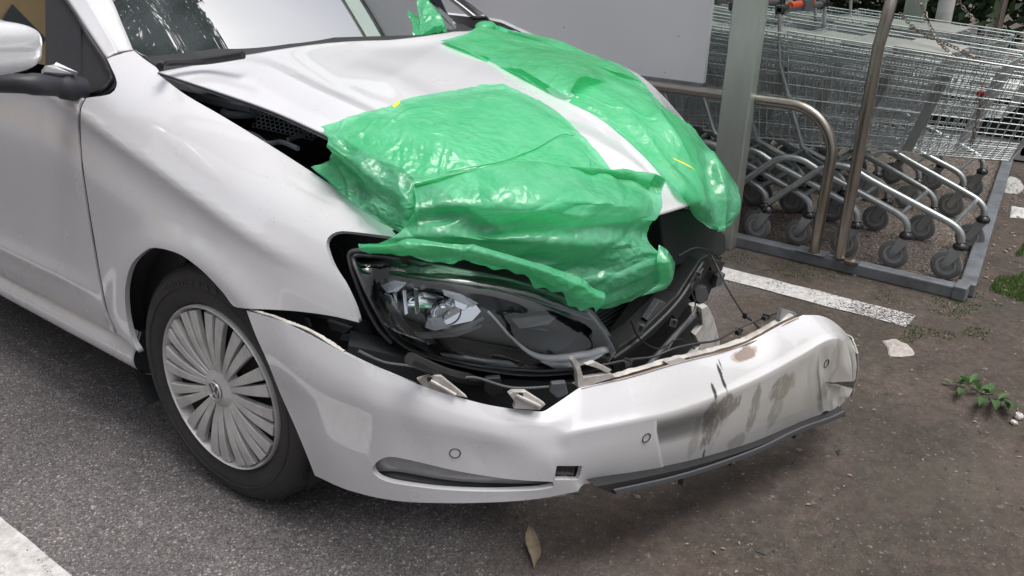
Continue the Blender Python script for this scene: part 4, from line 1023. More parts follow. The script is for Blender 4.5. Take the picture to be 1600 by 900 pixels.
#PART3
# ================================================================== GREEN BAGS
def H(x,y,off=.006): return hood_s.pt(x,y,off)
def rebase(root):
    bpy.context.view_layer.update()
    for o in root.children: o.matrix_parent_inverse=root.matrix_world.inverted()
def crumple(a1=.006,a2=.003,a3=.0012,seed=0,big=.0,edge=.0):
    def f(P,u,v):
        Q=P*np.array([1,1,1.6]); w=vnoise(P,9,seed+5)[...,None]*.05
        d=a1*(ridged(Q+w,7,seed)-.35)+a2*(ridged(Q+w*1.5,19,seed+1)-.3)+a3*(ridged(Q+w,48,seed+2)-.3)+a3*.5*(ridged(Q,95,seed+3)-.3)
        if big: d=d+big*vnoise(P,3.2,seed+4)
        return d
    return f
def crinkle(amp=.0016,seed=0,a1=.002):
    # fine directional wrinkles of thin stretched film
    ca,sa=math.cos(.5),math.sin(.5)
    def f(P,u,v):
        x=P[...,0]*ca+P[...,1]*sa; y=-P[...,0]*sa+P[...,1]*ca; Q=np.stack([x,y,P[...,2]],-1); w=vnoise(Q,6,seed+5)[...,None]*.04
        q1=(Q+w)*np.array([.55,1.,1.]); q2=(Q-w)*np.array([1.,.6,1.])
        m=.3+.7*smooth(-.35,.35,vnoise(Q,5,seed+9))
        return a1*vnoise(Q,6,seed)+m*(amp*2.2*(facet(q1,20,seed+1)-.3)+amp*1.1*(facet(q2,44,seed+2)-.3)+amp*.35*(ridged(q1,110,seed+3)-.3))+crease(Q,seed,amp*1.1)
    return f
def crease(Q,seed,amp):
    # sparse sharp fold lines
    w=vnoise(Q,13,seed+12)[...,None]*.02; d=0
    for k,(sc,st) in enumerate(((7,(1,.45,.8)),(11,(.5,1,.9)),(17,(1,.8,.5)))):
        n=np.abs(vnoise((Q+w)*np.array(st),sc,seed+20+k)); d=d+amp*(1.5-.35*k)*np.maximum(0,1-n/.09)*smooth(-.2,.3,vnoise(Q,4,seed+30+k))
    return d
bagA=tag(empty('plastic_bag',(.45,-.55,.80)),'largest green plastic bag, draped over the nose of the crumpled white bonnet above the headlight','plastic bag','green plastic bags covering the crashed car')
A0=[(502,206),(545,193),(600,178),(640,162),(700,152),(745,144),(785,140)]
A1=[(540,228),(590,213),(645,200),(700,188),(755,176),(815,163),(862,180)]
A2=[(588,257),(635,243),(690,232),(745,220),(800,208),(862,200),(918,232)]
A3=[(638,282),(690,273),(745,266),(800,260),(850,256),(905,254),(958,280)]
A4=[(645,291),(700,281),(765,274),(835,272),(905,276),(965,282),(985,288)]
topg=[[H(x,y,.015) for x,y in r] for r in (A0,A1,A2,A3)]+[[H(x,y,.020) for x,y in A4]]
ts=gridsurf(topg)
dense('top_sheet',ts,'film',bagA,210,230,disp=crinkle(.0026,3,.004))
def dpl(x):
    xs=[560,640,720,820,900,940,985,1050]; return (np.interp(x,xs,[.065,.125,.20,.33,.45,.52,.58,.68]),np.interp(x,xs,[-.45,-.54,-.62,-.71,-.77,-.795,-.81,-.82])),(np.interp(x,xs,[-.9,-.75,-.68,-.6,-.5,-.4,-.3,-.1]),-.8)
def D(x,y,o=0.): return atp((x,y),*dpl(x),-o)
D4=[(644,293,.02),(700,283,.02),(765,276,.02),(835,273,.02),(905,277,.02),(975,284,.02),(1034,291,.02)]
front=[[H(x,y-2,.016) for x,y,_ in D4[:6]]+[D(1034,288,-.10)],[H(x,y,.024) for x,y,_ in D4[:6]]+[D(1037,291,-.08)],
 [H(x,y+5,.030) for x,y,_ in D4[:6]]+[D(1040,297,-.075)],
 [D(650,318,-.0),D(705,316,.0),D(765,312,.01),D(835,306,.0),D(905,308,.01),D(975,312,.0),D(1043,322,-.05)],
 [D(644,336,.01),D(700,336,.0),D(765,335,.02),D(835,332,.03),D(905,334,.02),D(975,336,.0),D(1030,345,-.02)],
 [D(632,355,.005),D(690,353,.015),D(760,355,.0),D(835,352,-.01),D(905,356,.0),D(975,358,-.015),D(1016,366,-.03)],
 [D(610,372,.02),D(680,372,.025),D(760,374,.02),D(835,375,.02),D(905,383,.02),D(975,382,.01),D(1024,384,.0)],
 [D(585,384,.015),D(670,388,.005),D(755,392,.0),D(835,400,-.01),D(905,412,-.005),D(975,412,.01),D(1044,400,.02)],
 [D(575,390,.0),D(660,396,.0),D(750,402,-.01),D(835,422,-.01),D(900,440,.005),D(970,440,.015),D(1049,425,.01)],
 [D(572,393,-.01),D(655,400,-.02),D(748,406,-.02),D(835,435,-.01),D(900,462,.0),D(952,486,.0),D(1046,447,-.01)]]
def folds(P,u,v):
    # long flat pulls with sharp valleys across the hanging film
    x=P[...,0]*.8-P[...,1]*.5; z=P[...,2]; Q=np.stack([x*2.0+z*1.2,z*7-x*1.0,P[...,1]*2],-1)
    d=.030*(facet(Q,1.15,41)-.35)+.016*(facet(Q,2.6,42)-.3)+.014*vnoise(Q,.8,43)
    return d*smooth(0,.10,u)+crinkle(.0012,9,.003)(P,u,v)
dense('front_drape',gridsurf(front),'film',bagA,200,240,disp=folds)
# side fold hanging into the gap on the left
sideg=[[H(502,207,.012),H(545,231,.014),H(595,260,.014),H(643,290,.02),D(652,318,-.03)],
 [at(512,225,X=.10),at(548,250,X=.12),at(590,283,X=.12),at(632,314,X=.12),D(650,345,-.03)],
 [at(512,250,X=.14),at(545,275,X=.13),at(585,305,X=.13),at(625,338,X=.11),D(655,368,-.03)],
 [at(488,262,X=.125),at(520,290,X=.12),at(560,322,X=.115),at(612,356,X=.11),at(645,375,X=.10)]]
dense('side_fold',gridsurf(sideg),'film',bagA,120,150,disp=crumple(.012,.005,.0015,14))
dense('corner_flap',gridsurf([[at(490,262,X=.13),at(505,256,X=.15),at(525,246,X=.18)],[at(505,275,X=.12),at(520,270,X=.14),at(540,262,X=.16)],[at(530,296,X=.115),at(548,290,X=.13),at(566,284,X=.14)]]),'film',bagA,50,50,disp=crumple(.006,.004,.001,18))
# lower rolled edge over the headlight
low=[[D(560,381,.0),D(640,376,.02),D(720,382,.03),D(790,396,.03),D(850,412,.03),D(905,432,.03),D(944,462,.03)],
 [D(561,386,.015),D(640,383,.035),D(720,390,.04),D(790,405,.042),D(850,424,.045),D(905,446,.045),D(942,468,.045)],
 [D(566,392,.012),D(645,396,.028),D(722,400,.03),D(785,415,.035),D(845,440,.035),D(895,462,.035),D(936,480,.03)],
 [D(575,394,-.005),D(650,402,.012),D(724,407,.015),D(782,421,.022),D(842,448,.02),D(890,470,.022),D(930,487,.02)]]
def jagl(u,v): 
    return u+np.where(u>2.0,(u-2.0)*(.55*np.sin(v*5.1)+.35*np.sin(v*11.7)),0),v
dense('lower_fold',gridsurf(low),'film',bagA,60,240,disp=crumple(.006,.003,.001,27),jag=jagl)
dense('curled_end',gridsurf([[D(1030,382,.0),D(1046,393,.02),D(1050,400,-.02)],[D(1026,410,.02),D(1050,418,.03),D(1052,420,-.03)],[D(1030,440,.01),D(1047,438,.02),D(1046,436,-.03)],[D(1000,462,.0),D(1035,452,.01),D(1040,450,-.03)]]),'film',bagA,70,40,disp=crumple(.004,.002,.001,31))
dense('yellow_print',gridsurf([[H(612,176,.017),H(617,173,.018),H(622,170,.017)],[H(614,180,.017),H(619,177,.018),H(624,173,.017)]]),'yellow',bagA,16,16,disp=crumple(.003,.003,.001,3))
MB().tube(catmull([ts.ev(np.array([a]),np.array([b]))[0]+np.array([-.001,-.002,.004]) for a,b in [(3.55,1.0),(3.35,1.7),(3.1,2.5),(2.85,3.3),(2.7,4.0),(2.45,4.8),(2.3,5.3)]],6),.0016,5).build('fold_crease','film',bagA,True)
rebase(bagA)

bagB=tag(empty('plastic_bag',(1.2,-.3,.85)),'long green plastic bag along the far side of the bonnet, its end hanging down','plastic bag','green plastic bags covering the crashed car')
def BX(x,y,X,off=.012):
    P=at(x,y,X=X); u,v=hood_s.inv([(x,y)]); Q=hood_s.ev(u,v)[0]
    if np.hypot(*(project(Q)-np.array([x,y])))<1.5 and -.05<u[0]<7.05 and -.05<v[0]<7.05:
        Q=hood_s.pt(x,y,off)
        if np.linalg.norm(Q-CP)<np.linalg.norm(P-CP): return Q
    return P
lowB=[[H(690,69),H(712,63),BX(735,55,1.30),BX(752,46,1.42),BX(760,42,1.50)],
 [H(760,97),H(785,88),BX(810,76,1.30),BX(832,68,1.43),BX(850,74,1.52)],
 [H(830,132),H(860,120),BX(893,106,1.28),BX(925,104,1.42),BX(945,117,1.50)],
 [H(884,158),H(920,152),BX(955,140,1.25),BX(988,134,1.40),BX(1008,142,1.48)],
 [H(925,178),H(962,176),BX(1000,170,1.22),BX(1030,172,1.36),BX(1046,190,1.44)],
 [H(962,205),H(995,208),BX(1030,200,1.20),BX(1062,196,1.32),BX(1080,208,1.40)],
 [H(1004,243),H(1035,245),BX(1066,232,1.17),BX(1096,226,1.27),BX(1112,244,1.35)],
 [H(1038,283,.01),BX(1068,285,1.0),BX(1098,266,1.12),BX(1124,258,1.2),BX(1140,278,1.28)],
 [BX(1060,312,.88),BX(1084,318,.96),BX(1112,312,1.06),BX(1136,300,1.15),BX(1153,308,1.22)],
 [BX(1085,338,.94),BX(1102,342,.99),BX(1118,340,1.06),BX(1138,335,1.13),BX(1152,332,1.2)],
 [BX(1108,358,1.0),BX(1114,360,1.03),BX(1123,362,1.07),BX(1134,358,1.12),BX(1144,350,1.17)]]
def foldB(P,u,v):
    q=v*3.1+vnoise(P,4,41)*.7+u*1.5; d=.018*(facet(P,5,44,(1,.5,1))-.3)+.018*(1-2*np.abs(np.modf(q+10)[0]-.5))**1.5*smooth(.15,.5,u)*np.sin(np.pi*np.clip(v,0,1))
    return d*.8+crinkle(.0016,43,.007)(P,u,v)
dense('long_sheet',gridsurf(lowB),'film',bagB,280,130,disp=foldB)
upB=[[H(688,68,.015),H(712,61,.02),BX(735,53,1.29),BX(754,41,1.41),BX(772,46,1.50)],
 [H(755,92,.018),H(785,84,.024),BX(812,70,1.27),BX(840,64,1.40),BX(866,80,1.50)],
 [H(822,126,.018),H(858,112,.03),BX(893,96,1.24),BX(928,94,1.36),BX(958,118,1.46)],
 [H(862,148,.014),H(900,134,.04),BX(940,118,1.20),BX(975,116,1.32),BX(1000,134,1.44)],
 [H(886,158,.012),H(905,146,.05),BX(955,134,1.18),BX(1000,142,1.28),BX(1022,164,1.40)]]
dense('upper_sheet',gridsurf(upB),'film',bagB,170,120,disp=lambda P,u,v: crinkle(.0016,51,.006)(P,u,v)+.012*vnoise(P,5,52))
for a,b,c in (((1036,262),(1058,270),(1064,275)),((1018,262),(1036,282),(1046,294))):
    dense('yellow_print',gridsurf([[H(*a,.035),H(*b,.035),H(*c,.035)],[H(a[0]+2,a[1]+3,.036),H(b[0]+2,b[1]+3,.036),H(c[0]+2,c[1]+3,.036)]]),'yellow',bagB,20,4,disp=crumple(.002,.002,.001,3))
vs,fs=superell(BX(757,48,1.46),(.05,.03,.018),R(20),2.2); MB().add(vs,fs).build('knotted_end','film',bagB,True)
rebase(bagB)
bagC=tag(empty('plastic_bag',(1.1,.35,1.02)),'small pointed scrap of green plastic bag standing against the windscreen','plastic bag','green plastic bags covering the crashed car')
def WS(x,y,o): 
    P=wsurf.pt(x,y,o); return P
cg=[[WS(643,6,.03),WS(646,5,.03),WS(650,8,.03)],[WS(648,22,.02),WS(656,20,.05),WS(668,24,.02)],[WS(652,42,.02),WS(666,40,.06),WS(682,44,.02)],[WS(655,66,.015),WS(674,66,.06),WS(693,64,.015)]]
dense('crumpled_scrap',gridsurf(cg),'film',bagC,70,50,disp=crumple(.010,.006,.002,61))
dense('inner_scrap',gridsurf([[lerp(p,np.array(p)+np.array([.03,.02,-.02]),1) for p in r] for r in cg[1:]]),'film',bagC,40,40,disp=crumple(.01,.006,.002,66))
rebase(bagC)

# ================================================================== GROUND
def flat(name,pts,z,mat,kind='structure',label=None,cat=None):
    o=MB().add([(x,y,z) for x,y in pts],[tuple(range(len(pts)))]).build(name,mat); tag(o,label,cat,kind=kind); return o
flat('ground',[(-80,-80),(80,-80),(80,80),(-80,80)],0,'ground')
xr0,xr1=2.03,2.16
def linequad(xa,xb,y0,y1,name,mat):
    n=60; rg=np.random.default_rng(int(abs(xa)*100)); ys=np.linspace(y0,y1,n); a=[(xa+rg.normal()*.0025,y) for y in ys]; b=[(xb+rg.normal()*.0025,y) for y in ys[::-1]]
    vs=[(x,y,.004) for x,y in a+b]; fs=[(i,i+1,2*n-2-i,2*n-1-i) for i in range(n-1)]
    tag(MB().add(vs,fs).build(name,mat),kind='structure')
pa_,pb_=at(1140,420,Z=.004),at(1415,492,Z=.004)
qa_,qb_=at(1140,455,Z=.004),at(1380,498,Z=.004)
linequad(pa_[0]-.125,pa_[0]+.005,4.5,-1.05,'parking_line','line_r')
la=at(110,900,Z=.004); linequad(la[0]-.13,la[0]+.0,5.2,-.35,'parking_line','line_l')
linequad(-2.95,-2.83,5.2,-1.,'parking_line','line_l')
def mat_bay():
    b=NB('bay_floor_grit'); v=b.vor(130,out='Color'); vs=b.n('ShaderNodeSeparateColor'); b.l(v,vs.inputs[0])
    c=b.mix(b.ramp(b.noise(5,5,.6),[(.35,0.),(.7,1.)]),(.17,.135,.115),(.10,.085,.075))
    c=b.mix(1.,c,b.ramp(vs.outputs[0],[(0.,.4),(.5,.9),(.85,1.3),(.97,2.4)]),'MULTIPLY')
    s=b.bsdf(Base_Color=c,Roughness=.9); b.l(b.bump(b.math('MULTIPLY',b.vor(130),-1.),.8,.008),s.inputs['Normal']); return b.done(s)
M['bay']=mat_bay()
flat('bay_floor',[(2.63,-1.12),(5.6,-.86),(5.6,5),(2.63,5)],.008,'bay')
# ================================================================== TROLLEY BAY
bay=tag(empty('trolley_bay',(2.58,-.12,0)),'open trolley bay with stainless guard rails, a grey-green post and a white side panel','trolley bay')
x0=2.56
MB().box((2.590,1.6,.026),(.06,5.45,.052)).build('base_rail','railbase',bay,bevel=.006)
er0=np.array([2.62,-1.155]); er1=np.array([5.3,-.885]); ec=(er0+er1)/2; ang=math.atan2(er1[1]-er0[1],er1[0]-er0[0])
MB().box((2.60,-1.14,.030),(.10,.05,.058)).build('rail_corner','railbase',bay,bevel=.005)
MB().box((ec[0],ec[1],.03),(np.linalg.norm(er1-er0),.06,.056),Matrix.Rotation(ang,3,'Z')).build('base_rail','railbase',bay,bevel=.006)
p1,p2=at(1116,245,X=2.50),at(1160,245,X=2.50)
MB().box((2.535,(p1[1]+p2[1])/2,1.35),(.07,abs(p1[1]-p2[1]),2.7)).build('post','post',bay,bevel=.006)
MB().box((2.535,4.2,1.35),(.07,.12,2.7)).build('post','post',bay,bevel=.006)
MB().box((2.60,2.10,1.62),(.03,4.1,1.84)).build('side_panel','panel',bay,bevel=.003)
MB().box((2.598,2.10,.692),(.05,4.1,.02)).build('panel_bottom_trim','railbase',bay)
MB().box((2.598,2.10,2.56),(.06,4.1,.04)).build('panel_top_trim','railbase',bay)
MB().box((3.95,1.5,2.66),(3.1,5.5,.02)).build('roof_sheet','roofsheet',bay)
MB().box((2.40,1.5,2.66),(.03,5.5,.03)).build('roof_edge','post',bay,bevel=.004)
for yy in (-1.1,1.5,4.1): MB().box((3.95,yy,2.62),(3.0,.05,.05)).build('roof_beam','post',bay)
MB().box((5.4,-.12,1.33),(.07,.12,2.66)).build('post','post',bay)
# guard rails
arcp=[(2.57,-.36-.20*math.sin(a),.467+.20*math.cos(a)) for a in np.linspace(0,math.pi/2,12)]
MB().tube([(2.57,4.1,.667),(2.57,1.,.667),(2.57,-.1,.667)]+arcp+[(2.57,-.558,.25),(2.57,-.556,.06)],.0225,16).build('guard_rail','steel',bay,True)
b0_=at(1312,398,X=2.57); b1_=at(1375,60,X=2.57)
hp=[(2.57,b0_[1],.06),(2.57,(b0_[1]+b1_[1])/2,.5),(2.57,b1_[1],.93)]+[(2.57+.3-.3*math.cos(a),b1_[1]-.01,.98+.3*math.sin(a)) for a in np.linspace(.15,math.pi/2,10)]+[(4.4,b1_[1],1.28),(4.9,b1_[1],1.28)]+[(4.9+.3*math.sin(a),b1_[1],.98+.3*math.cos(a)) for a in np.linspace(.15,math.pi/2,8)]+[(5.2,b1_[1],.06)]
MB().tube(hp,.0235,16).build('guard_rail','steel',bay,True)
mb=MB(); mb.lathe([(.0,.001),(.0,.03),(.01,.032),(.014,.018),(.02,.016),(.022,.001)],20,'Z',(2.565,b0_[1]-.055,.053)); mb.build('rail_bolt','steel',bay,True)
MB().box((2.588,b0_[1]+.12,.055),(.08,.13,.006)).build('foot_plate','railbase',bay,bevel=.002)
rebase(bay)
# ================================================================== SHOPPING TROLLEYS
def wires(mb,a,b,r=.0016,n=4): mb.tube([a,b],r,n,cap=False)
def make_cart():
    root=empty('shopping_trolley'); L=lambda a,b,t:a+(b-a)*t
    yf,yr=-.20,.82
    def top(t): return (L(.265,.30,t),L(yf,yr,t),L(.865,.935,t))
    def bot(t): return (L(.185,.235,t),L(-.09,.76,t),L(.515,.455,t))
    mb=MB()
    for s in (-1,1):
        lev=[0,.15,.29,.42,.54,.65,.75,.84,.92,1.]
        for k,h in enumerate(lev):
            pts=[]
            for t in (0,.5,1): a=top(t);b=bot(t); pts.append((s*L(b[0],a[0],h),L(b[1],a[1],h),L(b[2],a[2],h)))
            mb.tube(pts,.0038 if k in(0,9) else .0026 if k in (5,) else .0021,5 if k in (0,9) else 4,cap=False)
        for t in np.linspace(0,1,27):
            a=top(t);b=bot(t); mb.tube([(s*b[0],b[1],b[2]),(s*a[0],a[1],a[2])],.0019,4,cap=False)
    for t in np.linspace(0,1,30): b=bot(t); wires(mb,(-b[0],b[1],b[2]),(b[0],b[1],b[2]),.0015)
    for x in np.linspace(-1,1,9): wires(mb,(x*.185,-.09,.515),(x*.235,.76,.455),.002)
    for x in np.linspace(-1,1,15): wires(mb,(x*.185,-.09,.515),(x*.265,yf,.865),.0018)
    for h in np.linspace(0,1,9): z=L(.515,.865,h);y=L(-.09,yf,h);x=L(.185,.265,h); wires(mb,(-x,y,z),(x,y,z),.0038 if h in(0,1) else .0017)
    mb.build('basket','zinc',root)
    mb=MB()   # hinged rear gate, leaning forward into the basket
    for x in np.linspace(-1,1,15): wires(mb,(x*.27,.80,.92),(x*.22,.66,.50),.0016)
    for h in np.linspace(0,1,10): wires(mb,(-L(.22,.27,h),L(.66,.80,h),L(.50,.92,h)),(L(.22,.27,h),L(.66,.80,h),L(.50,.92,h)),.0018)
    mb.build('rear_gate','zinc',root)
    MB().prism([(-.20,.20,.885),(.20,.20,.885),(.21,.41,.90),(-.21,.41,.90)],(0,0,.006)).build('child_seat_flap','flap',root)
    MB().prism([(-.225,.26,.50),(-.255,.16,.84),(-.255,.20,.84),(-.225,.30,.50)],(.01,0,0)).build('gate_plate','zinctube',root)
    for s in (-1,1):
        pts=[(s*.28,.80,.185),(s*.278,.77,.215),(s*.272,.66,.32),(s*.268,.60,.375),(s*.265,.54,.402),(s*.262,.47,.398),(s*.258,.38,.36),(s*.243,.12,.265),(s*.238,.045,.235),(s*.236,.01,.205),(s*.235,.0,.17)]
        MB().tube(catmull(pts,4),.0150,10).build('chassis_tube','zinctube',root,True)
        MB().tube([(s*.262,.50,.39),(s*.235,.70,.45),(s*.28,.84,.80),(s*.285,.87,1.0)],.009,8).build('handle_support','zinctube',root,True)
        for (cx,cy) in ((s*.235,0),(s*.28,.80)):
            fk=MB(); fk.lathe([(.0,.001),(.0,.027),(.012,.03),(.02,.026),(.028,.018),(.028,.001)],16,'Z',(cx,cy,.140))
            fk.build('caster_cap','blackgloss',root,True)
            f=MB()
            for e in (-1,1): f.prism([(cx+e*.017,cy-.022,.142),(cx+e*.017,cy+.026,.142),(cx+e*.017,cy+.052,.072),(cx+e*.017,cy+.048,.052),(cx+e*.017,cy+.030,.052)],(e*.003,0,0))
            f.box((cx,cy,.142),(.036,.046,.004)); f.build('caster_fork','zinctube',root)
            w=MB(); w.lathe([(-.011,.030),(-.012,.050),(-.008,.0605),(0,.0625),(.008,.0605),(.012,.050),(.011,.030)],28,'X',(cx,cy+.036,.0625)); wh=w.build('caster_wheel','rubber_grey',root,True)
            d=MB(); d.lathe([(-.0135,.001),(-.0135,.010),(-.007,.012),(-.007,.028),(-.0122,.032),(-.0122,.040),(.0122,.040),(.0122,.032),(.007,.028),(.007,.012),(.0135,.010),(.0135,.001)],24,'X',(cx,cy+.036,.0625)); d.build('wheel_disc','caster_disc',wh,True,auto=25)
    MB().tube([(-.238,.045,.232),(.238,.045,.232)],.010,8).build('cross_tube','zinctube',root,True); MB().tube([(-.27,.63,.34),(.27,.63,.34)],.009,8).build('cross_tube','zinctube',root,True)
    MB().tube([(-.29,.87,1.015),(.29,.87,1.015)],.014,12).build('handle','handle_grey',root,True)
    lk=MB().box((.0,.87,1.025),(.11,.055,.05)).build('coin_lock','handle_grey',root,bevel=.008)
    MB().tube([(-.18,.868,1.028),(-.06,.868,1.030)],.0155,10).build('handle_sleeve','orange',root,True); MB().tube([(.06,.868,1.03),(.10,.868,1.03)],.0155,10).build('handle_sleeve','orange',root,True)
    for s in (-1,1): MB().box((s*.255,.872,1.015),(.07,.045,.042)).build('handle_end','blackgloss',root,bevel=.012)
    return root
def copy_tree(o,parent=None):
    c=o.copy(); COL.objects.link(c)
    if parent: c.parent=parent
    for ch in list(o.children): copy_tree(ch,c)
    return c
proto=make_cart(); k=0
ords=['front','second','third','fourth','fifth','sixth','seventh','eighth','ninth','tenth']
for row,(X,Y,dy,n,phr) in enumerate(((2.985,-1.08,.208,9,'of the row beside the guard rails'),(3.95,-.90,.208,9,'of the row farther from the car'))):
    for i in range(n):
        c=proto if k==0 else copy_tree(proto); k+=1
        c.location=(X+.004*math.sin(i*5),Y+dy*i,.008); c.rotation_euler.z=.006*math.sin(i*3.3+row)+(-.015 if row else 0)
        tag(c,('foremost' if i==0 else ords[i] if i<9 else 'last')+' wire shopping trolley '+phr+(', nearest the grass' if i==0 else ', counted from the grass end'),'shopping trolley','wire shopping trolleys nested in the bay')
# front trolley: casters swivelled a little (own meshes stay shared)
def chain(name,pts,label,link=.022):
    P=catmull(pts,40); d=[0]
    for a,b in zip(P[:-1],P[1:]): d.append(d[-1]+np.linalg.norm(b-a))
    d=np.array(d); P=np.array(P); s=np.arange(0,d[-1],link*.78); C=np.stack([np.interp(s,d,P[:,i]) for i in range(3)],1); mb=MB()
    for i in range(len(C)-1):
        t=C[i+1]-C[i]; t/=np.linalg.norm(t); up=np.array([0,0,1.]) if abs(t[2])<.9 else np.array([1.,0,0]); n=np.cross(t,up);n/=np.linalg.norm(n)
        b=np.cross(t,n); w=n*math.cos(i*1.4+.3)+b*math.sin(i*1.4+.3)
        mb.tube([C[i]+t*link*.5*math.cos(a)*1.1+w*link*.30*math.sin(a) for a in np.linspace(0,2*math.pi,9)[:-1]],.0022,5,closed=True)
    o=mb.build(name,'chainm',None,True); o['kind']='thing' if False else ''; del o['kind']
    tag(o,label,'chain','security chains on the trolleys'); return o
chain('security_chain',[at(1430,-15,X=3.0),at(1445,20,X=2.95),at(1462,58,X=2.9),at(1482,80,X=2.85),at(1505,92,X=2.85),at(1540,96,X=2.88)],'rusty chain sagging across the trolley tops beside the tall guard rail')
chain('security_chain',[at(1408,22,X=3.05),at(1430,45,X=3.0),at(1458,60,X=2.95),at(1500,78,X=2.9),at(1535,98,X=2.9),at(1545,90,X=2.9)],'rusty chain lying tangled on the top wires of the front trolley')
chain('security_chain',[at(1490,-12,X=3.6),at(1508,16,X=3.6),at(1532,38,X=3.6)],'short rusty chain hanging in front of the dark hedge')
chain('security_chain',[at(1536,112,X=2.78),at(1533,150,X=2.76),at(1526,190,X=2.76),at(1516,232,X=2.76)],'chain with a red clip hanging down the side of the front trolley')
tag(MB().box(at(1533,146,X=2.75),(.02,.03,.016)).build('red_clip','red',bevel=.003),'small red plastic clip on the chain hanging down the front trolley','clip')

# pale crate-like unit behind the trolleys
crate=tag(empty('storage_unit',(5.35,-.55,0)),'low white structure with dark openings behind the trolleys at right','storage unit')
MB().box((5.6,-.2,.42),(.5,1.6,.06)).box((5.6,-.2,.06),(.5,1.6,.10)).box((5.6,-.97,.24),(.5,.07,.40)).box((5.6,.57,.24),(.5,.07,.40)).box((5.6,-.3,.24),(.5,.06,.40)).build('frame','concrete',crate,bevel=.004)
MB().box((5.66,-.2,.24),(.3,1.5,.34)).build('dark_interior','ws_dark',crate)
rebase(crate)

# ================================================================== SMALL THINGS ON THE GROUND
def leafquad(vs,fs,c,d,w,l,up,curl=.2):
    d=np.array(d,float);d/=np.linalg.norm(d); s=np.cross(d,up);s/=np.linalg.norm(s)+1e-9; n=np.cross(s,d); k=len(vs); c=np.array(c,float)
    pr=((0,.12),(.3,.85),(.6,1.),(.85,.55),(1.,.02))
    for t,ww in pr:
        m=c+d*l*t-n*0+np.array(up)*(-curl*l*(t-.5)**2)
        vs+= [tuple(m-s*w*ww/2+np.array(up)*w*.15),tuple(m),tuple(m+s*w*ww/2+np.array(up)*w*.15)]
    for i in range(4):
        a=k+i*3; fs+=[(a,a+1,a+4,a+3),(a+1,a+2,a+5,a+4)]
wp=at(1530,612,Z=0); weed=tag(empty('weed',tuple(wp)),'small broad-leaved green weed lying on bare soil to the right of the bumper','weed')
st=[at(x,y,Z=z) for x,y,z in [(1578,628,.004),(1555,618,.012),(1530,612,.018),(1508,600,.02),(1488,596,.012)]]
MB().tube(catmull(st,6),.0018,6).build('stem','leaf2',weed,True)
for i,(x,y,dx,dy) in enumerate([(1490,597,-14,-4),(1500,600,8,-14),(1512,598,-10,-12),(1516,596,12,-14),(1522,600,10,-6),(1530,608,-6,-14),(1536,612,12,-12),(1545,616,20,-6),(1552,620,6,14),(1560,622,18,-8),(1566,624,10,12),(1540,618,-8,10),(1528,606,20,2),(1505,603,-6,10),(1572,627,16,6),(1548,612,2,-16)]):
    a=at(x,y,Z=.015); b=at(x+dx,y+dy,Z=.02+.02*(i%3)); vs=[];fs=[]; leafquad(vs,fs,a,b-a,.017+.005*(i%3),np.linalg.norm(b-a)*1.0+.005,(0,0,1),.4)
    MB().add(vs,fs).build('leaf','leaf2',weed,True)
rebase(weed)
lc=[at(x,y,Z=z) for x,y,z in [(828,822,.035),(829,838,.022),(833,855,.014),(836,870,.008),(835,888,.003)]]
gl=[]
for i,(c,w) in enumerate(zip(lc,(.001,.012,.016,.012,.002))):
    e=np.array([cr0[0],cr0[1],0])*w/1.; gl.append([c-e+np.array([0,0,.006]),c-e*.4,c+e*.3+np.array([0,0,.001]),c+e+np.array([0,0,.008])])
tag(dense('dead_leaf',gridsurf(gl),'leafdry',None,30,12,disp=lambda P,u,v:.002*vnoise(P,60,3)),'curled dry brown leaf on the asphalt in front of the bumper','leaf')
def litter(name,px,label,cat,mat='paper',h=.012,seed=0):
    us=[at(x,y,Z=.001) for x,y in outline(px,3)]; c=np.mean(us,0); g=[]
    for r in np.linspace(1,0.02,9): g.append([c+(p-c)*r+np.array([0,0,.001+(1-r)**.5*h*.6]) for p in us+[us[0]]])
    tag(dense(name,gridsurf(g),mat,None,26,90,disp=lambda P,u,v: h*.8*np.abs(vnoise(P,30,seed))*smooth(0,.3,u)+h*.3*vnoise(P,80,seed+1)*smooth(0,.2,u)),label,cat)
litter('crumpled_paper',[(1377,533,1),(1400,530,1),(1425,545,1),(1428,555),(1408,558,1),(1390,556),(1386,543,1)],'torn crumpled grey-brown paper scrap on the soil beyond the bumper','paper scrap',seed=3)
litter('crumpled_paper',[(1580,322,1),(1606,326,1),(1606,342,1),(1578,340,1)],'white paper scrap lying by the grass at the end of the bay','paper scrap','concrete',seed=5)
litter('crumpled_bag',[(1562,286,1),(1585,280),(1600,292),(1592,304,1),(1568,300)],'clear crumpled plastic litter just outside the far end of the bay rail','litter','flap',.03,seed=6)
for i,(x,y,r,nm) in enumerate(((1592,650,.016,'stone'),(1584,660,.011,'stone'))):
    vs,fs=superell(at(x,y,Z=r*.5),(r,r*.8,r*.6),i,2.2,nu=14,nv=9); vs=[Vector(v)+Vector((random.uniform(-1,1),random.uniform(-1,1),random.uniform(-1,1)))*r*.12 for v in vs]
    tag(MB().add(vs,fs).build('stone','white_frag',None,True),('larger' if i==0 else 'smaller')+' pale stone on the soil at the right edge below the weed','stone')
